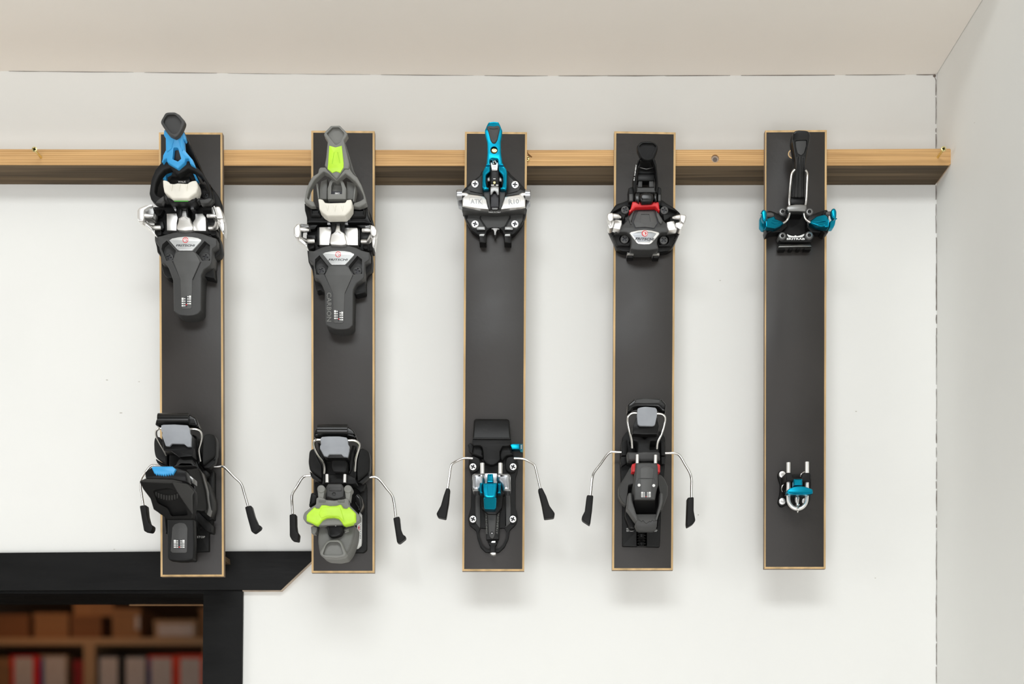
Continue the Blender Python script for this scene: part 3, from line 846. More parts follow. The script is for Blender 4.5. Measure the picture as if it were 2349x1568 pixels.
part(Z3, 'heel_bail', CHROME, h1, TB([(345, 232, 60), (318, 233, 60), (294, 250, 58), (292, 290, 55), (318, 345, 50), (352, 405, 44), (380, 460, 36)], 1.25, 10), TB([(570, 238, 60), (630, 240, 60), (668, 258, 58), (680, 300, 55), (668, 360, 50), (655, 420, 44), (668, 510, 34)], 1.35, 10))
rl = part(Z3, 'heel_roller', GLOSS, h1, P([(280, 198), (287, 165), (302, 130), (345, 103), (570, 103), (632, 140), (645, 180), (656, 222), (628, 214), (578, 206), (330, 204), (318, 218)], 55, th=14, bev=2.2, r=8, seg=4), TB([(314, 153, 55.5), (578, 153, 55.5)], 6.2, 24, 0))
part(Z3, 'pad_support', BLK, h1, P([(338, 285), (600, 290), (612, 400), (602, 470), (490, 478), (420, 425), (352, 420)], 56, th=20, bev=1.2, r=8))
part(Z3, 'heel_pad', LGREY, h1, P([(334, 205), (355, 199), (450, 197), (560, 204), (578, 230), (580, 270), (593, 295), (590, 388), (557, 388), (530, 364), (425, 362), (405, 385), (374, 382), (340, 290), (346, 265), (334, 255)], T(200, 64, 390, 60), th=3, bev=0.7, r=6))
part(Z3, 'heel_housing', GLOSS, h1, P([(540, 580), (655, 568), (680, 600), (690, 640), (722, 760), (740, 900), (722, 972), (705, 935), (625, 930), (612, 700), (560, 610)], TU(540, 58, 740, 40), th=18, bev=2.5, r=14, seg=3), label='glossy black housing')
part(Z3, 'side_cover', BLKS, h1, P([(676, 590), (720, 590), (740, 620), (705, 660)], 22, 4, bev=1), P([(700, 650), (735, 700), (765, 830), (765, 905), (740, 980), (715, 960), (730, 800)], 30, 6, bev=2, r=14), P([(625, 940), (660, 948), (770, 1060), (766, 1125), (720, 1112), (635, 1020)], 18, 4, bev=1.5, r=8), P([(640, 1040), (690, 1075), (660, 1095)], 10, 4))
part(Z3, 'hinge_pin', DMETAL, h1, P([(548, 618), (590, 640), (612, 660), (612, 705), (570, 690), (550, 650)], 80, th=14, bev=1, r=8))
lb = part(Z3, 'heel_lever', BLKS, h1, P([(145, 682), (200, 656), (290, 652), (420, 657), (520, 688), (570, 705), (618, 765), (625, 850), (605, 968), (592, 1012), (385, 1012), (365, 985), (320, 960), (285, 930), (268, 925), (240, 830), (180, 752)], T(655, 97, 1010, 56), th=11, bev=1.5, r=12, seg=3,
     holes=[(fillet([(262, 760), (390, 738), (470, 768), (540, 880), (566, 975), (420, 985), (390, 915), (300, 870)], 20), 7)]))
part(Z3, 'lever_rim', DGREY, lb, P([(150, 680), (205, 660), (290, 656), (420, 660), (520, 692), (400, 700), (250, 694), (180, 690)], T(655, 98, 1010, 57), th=2, bev=0.8, r=8),
     P([(420, 680), (560, 705), (616, 770), (600, 800), (602, 965), (575, 930), (520, 850), (470, 775)], T(655, 98.2, 1010, 57.2), th=3, bev=1.2, r=10))
part(Z3, 'grip_rib', DGREY, lb, *[P(rect(288 + 23 * k - 6, 792 + 30 * math.sin(k / 8 * 2.6) - 18, 288 + 23 * k + 6, 792 + 30 * math.sin(k / 8 * 2.6) + 22), T(655, 92.5, 1010, 51.5), th=3, bev=0.5) for k in range(9)], label='grip rib in a curved row')
part(Z3, 'heel_tower', BLK, h1, P([(192, 605), (250, 563), (300, 556), (440, 560), (545, 595), (562, 690), (420, 664), (200, 660)], 99, th=14, bev=1.5, r=10))
teeth = []
for k in range(8):
    x = 432 - 20 * k
    teeth += [(x, 642 - 10 * abs(k - 3.5) / 3.5), (x - 10, 624 - 8 * abs(k - 3.5) / 3.5)]
part(Z3, 'blue_catch', BLUE, h1, P([(252, 566), (264, 557), (430, 557), (458, 579)] + teeth + [(276, 618)], T(557, 104, 645, 101), th=6, bev=0.7), label='sky blue toothed catch')
hb = part(Z3, 'heel_base', BLKS, h1, P([(385, 1005), (612, 1005), (618, 1220), (612, 1352), (550, 1368), (480, 1368), (402, 1358), (388, 1330)], T(1005, 55, 1365, 47), th=10, bev=1.6, r=12, seg=3))
part(Z3, 'base_core', BLK, h1, P([(400, 1000), (560, 1000), (560, 1330), (410, 1330)], 42, 5, bev=1, r=8))
part(Z3, 'scale_panel', DGREY, hb, P([(430, 1080), (450, 1052), (490, 1038), (530, 1042), (548, 1056), (560, 1085), (556, 1288), (540, 1298), (430, 1296), (415, 1280)], T(1005, 55.5, 1365, 47.5), th=1.2, bev=0.4, r=6))
scale_window(Z3, hb, 489, 1226, 92, 88, T(1005, 55.6, 1365, 47.6), 4)
part(Z3, 'side_flap', BLK, h1, P([(362, 985), (385, 1010), (384, 1120), (372, 1128), (366, 1060)], 40, th=20, bev=0.8))

# ================================================================== binding 2: lime and grey
Z4, Z5, Z6 = Crop(640, 260, 5.6), Crop(640, 480, 4.9), Crop(640, 950, 4.125)
t2 = thing('toe_binding', 'grey toe binding with lime green lever inlay and ivory bumper', 'ski binding', W(787, 540, 0), 'toe pieces of the ski bindings')
part(Z5, 'housing', BLKS, t2,
     P([(315, 450), (330, 590), (370, 665), (390, 800), (410, 900), (430, 920), (470, 905), (515, 940), (840, 940), (865, 960), (975, 930), (970, 800), (985, 720), (1045, 660), (1050, 560), (1040, 450)], 13, 0, bev=1.5, r=16),
     P([(312, 105), (1050, 105), (1060, 460), (315, 460)], 15, 0, bev=1, r=8))
fp = part(Z5, 'front_plate', DGREY, t2,
          P([(330, 462), (390, 465), (430, 445), (490, 420), (560, 403), (670, 393), (790, 405), (860, 425), (930, 458), (1018, 480), (1020, 560), (965, 600), (960, 760), (930, 790), (870, 830), (835, 905), (830, 1298), (790, 1336), (750, 1346), (700, 1350), (640, 1346), (600, 1335), (530, 1300), (520, 1260), (512, 920), (470, 820), (440, 785), (395, 768), (385, 600), (335, 568)],
            T(390, 26, 1350, 20), 0, bev=1.2, r=10, seg=3,
            holes=[([(455, 515), (555, 640), (550, 662), (516, 732), (420, 732), (402, 640), (405, 560)], 9),
                   ([(880, 520), (934, 560), (934, 722), (840, 732), (800, 682), (780, 640)], 9),
                   ([(510, 738), (522, 742), (604, 935)], 1.2), ([(836, 738), (824, 748), (738, 940), (742, 948)], 1.2)]))
part(Z5, 'centre_panel', DGREY2, fp, P([(560, 650), (600, 628), (750, 628), (780, 650), (828, 738), (738, 945), (726, 1265), (714, 1276), (626, 1276), (614, 1265), (606, 945), (518, 738)], T(390, 26.6, 1350, 20.6), th=1.5, bev=0.4, r=6))
bd = part(Z5, 'badge', BADGE, fp, P([(490, 498), (520, 482), (590, 468), (665, 463), (740, 467), (800, 477), (845, 500), (842, 514), (755, 608), (742, 618), (595, 618), (580, 610)], 26.9, th=2, bev=0.5, r=5))
emblem(Z5, bd, 665, 505, 32, 26.9)
part(Z5, 'lettering', INK_SHADE, bd, TX('FRITSCHI', 665, 565, 220, 25, 26.95, shear=0.25, bold=0.02))
part(Z5, 'lettering', MGREY, fp, TX('CARBON', 563, 1097, 325, 50, T(390, 26, 1350, 20), rot=90), label='thin CARBON lettering running down the plate')
scale_window(Z5, fp, 670, 1200, 100, 130, T(390, 26.6, 1350, 20.6), 4, 8)
screws(Z5, t2, DGREY, [(475, 687, 50, 0.5), (880, 690, 52, 0.3)], 19.5, 6)
part(Z5, 'steel_plate', SILVER, t2,
     P([(452, 198), (580, 196), (592, 245), (572, 340), (564, 400), (452, 400)], T(200, 24, 400, 26), 12, bev=0.7),
     P([(742, 203), (880, 205), (888, 230), (888, 402), (768, 402), (752, 340), (735, 262)], T(200, 24, 400, 26), 12, bev=0.7))
part(Z5, 'toe_stop', SILVER, t2, P([(640, 165), (690, 168), (692, 232), (735, 258), (748, 310), (762, 362), (752, 392), (700, 399), (582, 393), (568, 366), (588, 275), (625, 242)], T(165, 27, 400, 31), 14, bev=1.2, r=8, seg=3,
     holes=[([(622, 268), (656, 244), (698, 268), (692, 290), (684, 276), (656, 262), (628, 280)], 1.2)]))
part(Z5, 'spine', BLK, t2, P([(590, 70), (745, 70), (738, 130), (738, 255), (692, 230), (692, 160), (636, 160), (628, 238), (585, 258)], 30, 14, bev=0.8))
part(Z5, 'post', GMETAL, t2, P(rect(542, 112, 576, 160), 28, 14, bev=0.5), P(rect(735, 112, 774, 164), 28, 14, bev=0.5), P([(782, 45), (800, 50), (798, 105), (780, 110)], 30, 14, bev=0.4))
part(Z5, 'pivot_block', BLK, t2, P([(312, 160), (440, 170), (400, 220), (340, 228), (318, 260)], 22, 8), P(rect(310, 285, 410, 345), 20, 8), P([(430, 200), (450, 200), (450, 400), (430, 400)], 20, 8),
     P([(870, 180), (1000, 165), (1005, 225), (940, 215)], 22, 8), P(rect(920, 285, 1005, 345), 20, 8), P([(892, 205), (912, 230), (912, 400), (890, 400)], 20, 8))
part(Z5, 'hinge_boss', BLKS, t2, P([(318, 385), (398, 385), (398, 430), (360, 445), (320, 440)], 22, 8, bev=1.5, r=12), P([(940, 385), (1005, 385), (1005, 440), (965, 445), (942, 430)], 22, 8, bev=1.5, r=12))
for head, block, pin, arm, plate in (
        ([(163, 205), (205, 158), (235, 160), (242, 262), (230, 310), (190, 318), (165, 280)], [(238, 158), (332, 165), (340, 200), (250, 210), (245, 290), (238, 290)], [(230, 222, 42), (290, 230, 42), (336, 234, 41)],
         [(210, 305, 40), (270, 345, 33), (310, 356, 28), (395, 356, 25)], [(185, 315), (232, 310), (300, 370), (318, 420), (250, 380)]),
        ([(1030, 168), (1072, 182), (1102, 230), (1098, 285), (1070, 305), (1038, 292), (1020, 228)], [(960, 180), (1030, 168), (1020, 228), (970, 222)], [(938, 236, 41), (990, 236, 42), (1030, 236, 42)],
         [(932, 362, 25), (1000, 360, 28), (1020, 340, 33), (1040, 300, 38)], [(1040, 296), (1092, 292), (1080, 370), (1072, 440), (1048, 420)])):
    a = part(Z5, 'toe_wing', SILVER, t2, P(head, 45, th=9, bev=1.5, r=10, seg=3), P(plate, 38, th=12, bev=1, r=8), TB(arm, 2.5, 12, 5))
    part(Z5, 'wing_block', DMETAL, a, P(block, 42, th=12, bev=1, r=6))
    part(Z5, 'toe_pin', SILVER, a, TB(pin, [2.0, 2.0, 1.2], 14, 2))
part(Z4, 'inner_body', BLK, t2, P([(325, 1150), (430, 1195), (500, 1200), (930, 1200), (1030, 1205), (1130, 1160), (1150, 1300), (1200, 1420), (1100, 1400), (360, 1400), (355, 1330), (330, 1240)], 26, 6, bev=1.5, r=10))
part(Z4, 'mount_boss', BLKS, t2, P([(390, 1210), (540, 1210), (540, 1320), (400, 1320)], 30, 20, bev=3, r=20, seg=3), P([(930, 1215), (1120, 1215), (1110, 1330), (920, 1330)], 30, 20, bev=3, r=20, seg=3), P(rect(362, 1330, 440, 1405), 22, 8, bev=1))
part(Z4, 'rear_bracket', BLKS, t2, P([(1110, 1170), (1150, 1230), (1195, 1330), (1225, 1450), (1150, 1440), (1120, 1300)], 8, 0, bev=1.5, r=20))
ia = part(Z4, 'inner_arch', MGREY, t2, P([(650, 868), (690, 832), (790, 832), (830, 880), (864, 960), (862, 1100), (622, 1100), (622, 960)], 36, th=14, bev=1, r=8, holes=[([(690, 880), (790, 884), (812, 960), (810, 1036), (668, 1036), (672, 930)], 8)]))
part(Z4, 'inner_block', MGREY2, t2, P([(540, 870), (620, 838), (620, 960), (615, 1100), (520, 1100), (520, 965)], 30, th=14, bev=1), P([(870, 868), (980, 900), (985, 960), (960, 1105), (866, 1100), (866, 960)], 30, th=14, bev=1))
part(Z4, 'inner_edge', MGREY, t2, P([(470, 890), (500, 900), (518, 1090), (500, 1100)], 33, th=8, bev=0.8), P([(975, 900), (990, 960), (965, 1130), (945, 1130)], 33, th=8, bev=0.8))
part(Z4, 'arch_window', INK_SHADE, ia, P([(672, 1000), (808, 1000), (810, 1036), (668, 1036)], 34, th=6, bev=0.3), P(rect(650, 1102, 830, 1142), 30, th=5, bev=0.3))
part(Z4, 'lettering', PRINT, ia, TX('SKI', 746, 1027, 56, 22, 34.2, bold=0.03), label='white SKI lettering')
fr = part(Z4, 'toe_frame', MGREY, t2,
          P([(510, 712), (530, 690), (600, 688), (622, 715), (735, 838), (838, 715), (860, 695), (905, 695), (918, 720), (950, 772), (1005, 815), (1060, 920), (1100, 1030), (1128, 1150), (1030, 1206), (945, 1192), (962, 1148), (1040, 1122), (1086, 1092), (1085, 1060), (1045, 970), (985, 880), (900, 805), (850, 770), (745, 862), (728, 862), (635, 775), (575, 745), (520, 790), (452, 860), (392, 970), (360, 1080), (395, 1118), (445, 1128), (472, 1190), (420, 1196), (325, 1130), (345, 1000), (380, 890), (430, 805), (500, 765)],
            T(690, 46, 1200, 36), th=9, bev=1.3, r=10, seg=3))
lv = part(Z4, 'toe_lever', MGREY, t2,
          P([(665, 155), (780, 152), (868, 240), (882, 270), (834, 345), (846, 400), (906, 650), (895, 712), (838, 708), (830, 718), (745, 838), (733, 838), (622, 718), (610, 690), (585, 665), (605, 560), (624, 350), (576, 270), (584, 240)],
            T(150, 56, 840, 45), th=8, bev=1.3, r=7, seg=3, holes=[(fillet([(690, 176), (770, 176), (838, 250), (838, 276), (790, 370), (745, 404), (720, 400), (640, 300), (610, 256)], 10), 4)]))
part(Z4, 'lever_inlay', LIME, lv, P([(645, 410), (662, 416), (725, 434), (795, 416), (806, 410), (830, 640), (828, 692), (785, 762), (735, 742), (682, 762), (622, 710), (630, 640)], T(150, 56.8, 840, 45.8), th=2, bev=0.5, r=4,
     holes=[([(678, 650), (706, 500), (712, 502), (690, 648)], 0.7), ([(750, 500), (756, 500), (790, 640), (780, 640)], 0.7)]), label='lime green inlay')
part(Z4, 'lever_rail', MGREY2, t2, P([(836, 365), (850, 370), (962, 740), (1000, 810), (940, 790), (890, 690), (860, 520)], T(360, 48, 810, 32), th=20, bev=0.8))
bp = part(Z4, 'toe_bumper', WHITE, t2, P([(500, 1096), (520, 1092), (562, 1102), (590, 1142), (640, 1147), (850, 1141), (870, 1106), (925, 1100), (938, 1130), (935, 1212), (900, 1265), (850, 1316), (622, 1320), (560, 1280), (515, 1225), (510, 1160)], T(1095, 50, 1320, 44), th=14, bev=1.6, r=10, seg=3))
part(Z4, 'bumper_rib', WHITE, bp, *[P([(x - 16, 1182), (x + 18, 1182), (x + 8, 1256)], T(1095, 50.4, 1320, 45), th=2, bev=0.4) for x in (615, 712, 808)], label='raised ivory rib')

h2 = thing('heel_binding', 'heel binding with a lime green lever over a grey cup', 'ski binding', W(787, 1150, 0), 'heel pieces of the ski bindings')
bt = part(Z6, 'base_track', BLKS, h2, P([(330, 640), (820, 640), (830, 700), (830, 1280), (800, 1306), (640, 1306), (390, 1285), (365, 1200)], 6, 0, bev=1, r=10),
          P([(700, 650), (815, 660), (800, 720), (770, 735), (720, 690)], 14, 2, bev=1))
lab = part(Z6, 'paper_label', PRINT, bt, P([(760, 925), (779, 915), (777, 1200), (772, 1232), (740, 1262), (660, 1260), (690, 1232), (718, 1200), (736, 1165), (738, 1050)], 14, th=8, bev=0.4, r=8), label='white printed side strip')
part(Z6, 'lettering', INK_SHADE, lab, TX('FRITSCHI', 771, 1090, 170, 7, 14.1, rot=-90, bold=0.02))
b = MB(Z6); b.prism(circle(757, 1072, 9, 24, rv=24), 14.1, th=0.2, bev=0, holes=[(circle(757, 1072, 6, 20, rv=20), None)]); b.prism([(752, 1060), (761, 1065), (758, 1085), (753, 1080)], 14.1, th=0.2, bev=0); b.build('emblem', RED, lab)
brake(Z6, h2, [(300, 580, 16), (250, 582, 16), (215, 605, 16), (170, 678, 14), (128, 748, 11), (121, 800, 9), (125, 870, 6), (129, 950, 3)], 1.4, [(98, 945), (158, 940), (161, 1050), (168, 1105), (190, 1133), (182, 1200), (122, 1190), (100, 1150)], 8)
brake(Z6, h2, [(830, 598, 16), (880, 592, 16), (915, 594, 16), (955, 618, 15), (1020, 700, 13), (1070, 765, 10), (1090, 840, 7), (1106, 970, 3)], 1.4, [(1080, 977), (1138, 962), (1150, 1080), (1172, 1135), (1200, 1152), (1196, 1174), (1140, 1218), (1116, 1210)], 8)
part(Z6, 'brake_pad', BLKS, h2, P([(738, 450), (758, 340), (775, 322), (800, 318), (850, 345), (863, 420), (858, 545), (742, 632), (735, 560)], TU(740, 30, 860, 24), th=11, bev=2, r=22, seg=3), P([(742, 638), (857, 552), (845, 595), (785, 655), (742, 642)], 25, th=8, bev=1.2, r=8))
part(Z6, 'brake_pad', BLKS, h2, P([(285, 352), (300, 330), (335, 320), (368, 420), (405, 480), (408, 610), (290, 530), (277, 450)], TU(280, 24, 405, 30), th=11, bev=2, r=22, seg=3), P([(290, 538), (408, 616), (405, 638), (365, 634), (305, 592)], 25, th=8, bev=1.2, r=8))
part(Z6, 'heel_column', BLK, h2, P([(400, 380), (690, 380), (735, 560), (720, 660), (410, 660), (410, 480)], 30, 4, bev=1.5, r=10), P([(690, 290), (780, 300), (770, 330), (735, 450), (720, 560), (680, 560)], 24, 4, bev=1))
part(Z6, 'column_rib', BLKS, h2, P([(360, 260), (385, 270), (440, 460), (440, 560), (420, 555), (385, 400)], 34, th=12, bev=1.2, r=6), P([(690, 300), (715, 300), (690, 520), (665, 560), (655, 440)], 34, th=12, bev=1.2, r=6))
part(Z6, 'heel_bail', CHROME, h2, TB([(395, 240, 60), (352, 242, 60), (332, 262, 58), (336, 310, 54), (372, 385, 48), (415, 445, 42), (432, 490, 38), (430, 560, 34)], 1.35, 10), TB([(645, 248, 60), (712, 248, 60), (752, 272, 58), (758, 305, 55), (738, 370, 50), (722, 440, 44), (716, 535, 36)], 1.4, 10))
part(Z6, 'heel_roller', GLOSS, h2, P([(325, 205), (330, 165), (345, 130), (400, 97), (635, 99), (698, 140), (715, 165), (735, 222), (700, 218), (650, 206), (385, 208)], 57, th=14, bev=2.2, r=8, seg=4), TB([(370, 152, 57.5), (652, 152, 57.5)], 6.1, 24, 0))
part(Z6, 'pad_support', BLK, h2, P([(400, 270), (384, 330), (425, 402), (452, 412), (650, 412), (664, 300)], 58, th=18, bev=1.2, r=8))
part(Z6, 'heel_pad', LGREY, h2, P([(388, 232), (405, 212), (470, 207), (570, 207), (640, 218), (650, 240), (653, 280), (668, 305), (664, 350), (650, 405), (612, 400), (590, 377), (475, 377), (456, 400), (425, 392), (386, 320), (388, 295), (398, 285)], T(205, 65, 405, 61), th=3, bev=0.7, r=6))
part(Z6, 'foot_block', BLKS, h2, P([(500, 415), (515, 400), (628, 404), (645, 470), (640, 535), (612, 552), (518, 545), (497, 500)], 46, th=20, bev=2, r=12, seg=3))
part(Z6, 'saddle', BLKS, h2, P([(478, 566), (640, 562), (720, 600), (735, 650), (700, 660), (420, 650), (412, 600)], 36, th=18, bev=1.2, r=8))
part(Z6, 'heel_pin', SILVER, h2, TB([(456, 568, 42), (456, 645, 42)], 1.85, 16, 0))
part(Z6, 'heel_pin', SILVER, h2, TB([(624, 568, 42), (622, 645, 42)], 1.75, 16, 0))
part(Z6, 'pivot_block', DGREY, h2, P([(440, 690), (462, 652), (590, 652), (622, 700), (620, 780), (575, 800), (515, 806), (440, 775)], 56, th=26, bev=2, r=12, seg=3, holes=[(circle(520, 755, 20, 20), 1.5)]), P(circle(522, 757, 9, 14), 55.2, th=1, bev=0.2), P([(475, 690), (590, 690), (592, 722), (475, 722)], 57, th=2, bev=0.6))
br = part(Z6, 'lever_frame', MGREY, h2,
          P([(228, 955), (240, 925), (290, 885), (348, 850), (352, 790), (385, 775), (432, 795), (445, 806), (520, 812), (610, 800), (640, 790), (662, 800), (660, 848), (690, 880), (730, 920), (768, 957), (768, 1000), (726, 1032), (600, 1044), (380, 1052), (250, 1018), (226, 985)], 66, th=10, bev=1.5, r=10, seg=3),
          P(circle(398, 704, 38, 24), 66, th=14, bev=1.2), P([(364, 720), (432, 720), (418, 800), (372, 800)], 65, th=12, bev=1),
          P(circle(652, 704, 38, 24), 66, th=14, bev=1.2), P([(622, 720), (680, 712), (668, 820), (632, 800)], 65, th=12, bev=1))
part(Z6, 'frame_slot', MGREY2, br, P(rect(375, 808, 440, 830), 66.6, th=1, bev=0.3), P(rect(556, 806, 620, 830), 66.6, th=1, bev=0.3))
part(Z6, 'lever_cover', LIME, h2, P([(258, 952), (275, 928), (335, 872), (350, 886), (378, 888), (400, 855), (440, 855), (480, 864), (540, 862), (575, 850), (588, 852), (608, 886), (640, 890), (660, 870), (725, 932), (728, 1018), (690, 1036), (625, 1052), (606, 1045), (590, 1018), (565, 988), (520, 975), (450, 980), (412, 1000), (378, 1046), (350, 1046), (258, 1006)], T(850, 74, 1050, 68), th=9, bev=1.8, r=6, seg=3), label='lime green lever cover')
part(Z6, 'lever_crease', LIME, h2, P([(400, 880), (575, 870), (600, 940), (620, 1020), (560, 965), (450, 962), (400, 985), (375, 940)], T(850, 74.6, 1050, 68.4), th=1.5, bev=0.8, r=10, seg=3))
part(Z6, 'lever_socket', BLK, h2, P([(395, 1000), (450, 972), (560, 980), (598, 1030), (612, 1085), (590, 1140), (545, 1160), (500, 1166), (470, 1150), (452, 1060)], 62, th=26, bev=2, r=14, seg=3))
part(Z6, 'socket_print', PRINT, h2, P([(526, 1044), (546, 1044), (536, 1060)], 62.3, th=0.3, bev=0), *[P(rect(x, 1018 + (k % 2) * 2, x + 9, 1024 + (k % 2) * 3), 62.3, th=0.3, bev=0) for k, x in enumerate((500, 513, 526, 539, 552, 562))])
gh = part(Z6, 'heel_housing', MGREY2, h2, P([(365, 1200), (370, 1090), (400, 1020), (480, 1080), (490, 1160), (590, 1145), (620, 1050), (722, 1045), (712, 1150), (690, 1230), (664, 1290), (622, 1345), (545, 1362), (440, 1355), (392, 1330), (380, 1300)], T(1020, 52, 1360, 60), th=36, bev=3, r=18, seg=4))
part(Z6, 'heel_cup', MGREY, gh, P([(440, 1208), (470, 1186), (560, 1180), (592, 1200), (615, 1255), (644, 1320), (622, 1346), (550, 1362), (430, 1354), (388, 1328), (385, 1298)], T(1180, 62, 1360, 66), th=10, bev=2, r=16, seg=4,
     holes=[(fillet([(478, 1206), (560, 1206), (582, 1226), (612, 1322), (580, 1336), (430, 1332), (412, 1322), (446, 1232)], 16), 5)]))
part(Z6, 'latch', MGREY, h2, P([(300, 1062), (318, 1052), (362, 1066), (360, 1100), (342, 1130), (306, 1125)], 56, th=12, bev=1.4, r=8), P([(610, 1078), (660, 1072), (668, 1108), (622, 1128)], 56, th=12, bev=1.4, r=8))
part(Z6, 'side_cover', BLKS, h2, P([(290, 800), (302, 740), (322, 738), (362, 770), (345, 835), (282, 872)], 34, th=24, bev=2, r=12))
part(Z6, 'side_cover', GLOSS, h2, P([(700, 770), (738, 738), (780, 780), (794, 850), (768, 918), (752, 910), (735, 870), (712, 840)], 30, th=22, bev=3, r=14, seg=4))
# ================================================================== binding 3: turquoise lever, in the middle
Z7, Z8 = Crop(1010, 260, 4.9), Crop(980, 940, 4.022)
t3 = thing('toe_binding', 'compact toe binding with turquoise metal lever and engraved steel wings', 'ski binding', W(1137, 480, 0), 'toe pieces of the ski bindings')
bs = part(Z7, 'base_plate', BLKS, t3, P([(470, 640), (760, 640), (800, 690), (880, 760), (960, 850), (975, 920), (976, 1040), (960, 1140), (920, 1240), (860, 1320), (830, 1350), (790, 1372), (710, 1350), (700, 1320), (668, 1292), (640, 1288), (565, 1288), (525, 1318), (512, 1360), (430, 1372), (400, 1345), (350, 1310), (290, 1200), (265, 1130), (240, 1060), (235, 900), (262, 850), (340, 770), (440, 700)], 9, 0, bev=1, r=12))
part(Z7, 'lower_panel', DGREY, bs, P([(452, 1175), (478, 1128), (770, 1132), (776, 1165), (720, 1270), (670, 1284), (640, 1280), (560, 1282), (524, 1288)], 9.5, th=1.2, bev=0.3, r=6))
part(Z7, 'side_panel', DGREY, bs, P([(320, 1130), (450, 1130), (440, 1180), (500, 1285), (400, 1300), (360, 1290), (300, 1190)], 9.3, th=1.2, bev=0.3, r=8), P([(790, 1130), (930, 1130), (925, 1200), (860, 1300), (735, 1285), (792, 1175)], 9.3, th=1.2, bev=0.3, r=8),
     P([(470, 690), (470, 900), (330, 870), (300, 840)], 9.6, th=1.2, bev=0.3, r=6), P([(755, 690), (900, 820), (880, 870), (760, 900)], 9.6, th=1.2, bev=0.3, r=6))
part(Z7, 'foot', BLK, bs, P([(432, 1345), (515, 1345), (518, 1450), (505, 1458), (440, 1452)], T(1345, 15, 1455, 12), 0, bev=1, r=6), P([(712, 1345), (798, 1345), (800, 1450), (790, 1460), (720, 1452)], T(1345, 15, 1455, 12), 0, bev=1, r=6))
part(Z7, 'foot_cap', DMETAL, bs, P([(402, 1278), (425, 1266), (500, 1268), (505, 1310), (410, 1310)], 12, 8, bev=0.8), P([(725, 1270), (800, 1266), (822, 1285), (815, 1310), (722, 1310)], 12, 8, bev=0.8),
     P([(440, 1352), (500, 1350), (492, 1380), (436, 1380)], 15.6, th=1, bev=0.4), P([(728, 1352), (788, 1350), (786, 1380), (722, 1380)], 15.6, th=1, bev=0.4))
screws(Z7, t3, SILVER, [(390, 790, 42, 0.1), (840, 798, 42, 0.1), (390, 1240, 42, 0.23), (838, 1240, 42, 0.17)], 11, 4, 0.66)
lw = part(Z7, 'steel_wing', SILVER, t3, P([(248, 945), (310, 903), (420, 916), (492, 928), (520, 960), (530, 1010), (545, 1076), (440, 1066), (330, 1050), (246, 1036)], T(905, 22, 1075, 25), 8, bev=1.2, r=8, seg=3))
rw = part(Z7, 'steel_wing', SILVER, t3, P([(724, 930), (820, 920), (900, 905), (935, 920), (958, 960), (958, 1045), (900, 1054), (800, 1062), (680, 1076), (698, 1010)], T(905, 22, 1075, 25), 8, bev=1.2, r=8, seg=3))
ENG = mat('engraving', (0.42, 0.43, 0.44), 0.5, 0.6)
part(Z7, 'lettering', ENG, lw, TX('ATK', 405, 988, 135, 56, T(905, 22.05, 1075, 25.05), bold=0.03), label='engraved lettering')
part(Z7, 'lettering', ENG, rw, TX('R10', 826, 990, 118, 56, T(905, 22.05, 1075, 25.05), rot=-4, bold=0.03), label='engraved lettering')
for p, q in ((lw, fillet([(325, 942), (470, 950), (480, 1030), (330, 1022)], 14)), (rw, fillet([(770, 955), (895, 942), (905, 1015), (770, 1035)], 14))):
    qq = inset(q, 3) if area2(q) > 0 else inset(q[::-1], 3)[::-1]
    part(Z7, 'engraved_border', ENG, p, P(q, T(905, 22.08, 1075, 25.08), th=0.1, bev=0, holes=[(qq, None)]))
part(Z7, 'wing_carrier', DGREY, t3, P([(245, 900), (262, 880), (320, 850), (340, 880), (470, 905), (480, 925), (310, 900), (250, 945)], 18, 6, bev=0.8), P([(750, 905), (860, 880), (900, 850), (960, 880), (960, 940), (910, 905), (730, 928)], 18, 6, bev=0.8),
     P([(246, 1040), (330, 1052), (545, 1078), (690, 1078), (800, 1064), (960, 1046), (955, 1090), (820, 1102), (700, 1118), (610, 1132), (520, 1118), (400, 1108), (250, 1100)], T(1040, 22, 1130, 17), 6, bev=1, r=8))
part(Z7, 'lettering', PRINT, t3, TX('MADE IN ITALY', 612, 1109, 132, 15, 19.2), label='small MADE IN ITALY lettering')
for (ua, ub, pa, pb, up) in ((184, 246, 244, 318, [(190, 975), (240, 968), (246, 1055), (205, 1035)]), (1014, 954, 958, 890, [(965, 972), (1008, 975), (1012, 1010), (965, 1055)])):
    k = part(Z7, 'pin_knob', GMETAL, t3, TB([(ua, 914, 21), (ua + (ub - ua) * 0.1, 914, 21), (ub, 914, 21)], [4.2, 5.1, 5.1], 28, 0), P(up, 13, th=8, bev=0.8))
    part(Z7, 'toe_pin', SILVER, k, TB([(pa, 911, 21), (pa + (pb - pa) * 0.6, 912, 21), (pb, 914, 21)], [1.9, 1.9, 0.7], 16, 0))
lv = part(Z7, 'toe_lever', TEAL, t3,
          P([(545, 96), (600, 88), (655, 94), (672, 128), (697, 190), (692, 250), (680, 320), (683, 440), (700, 562), (718, 588), (655, 590), (650, 540), (640, 512), (580, 506), (560, 525), (555, 590), (508, 588), (520, 560), (530, 440), (528, 330), (505, 235), (500, 190), (528, 122)],
            T(90, 47, 590, 33), th=5, bev=1.3, r=8, seg=3, holes=[(circle(604, 412, 42, 28), None)]),
          P([(508, 588), (560, 588), (560, 650), (515, 690), (512, 760), (522, 820), (552, 850), (490, 856), (472, 830), (475, 660), (495, 612)], T(585, 33, 850, 28), th=9, bev=1.4, r=10, seg=3),
          P([(655, 590), (718, 588), (742, 620), (752, 662), (748, 840), (735, 856), (668, 850), (692, 825), (706, 760), (704, 700), (660, 650)], T(585, 33, 850, 28), th=9, bev=1.4, r=10, seg=3))
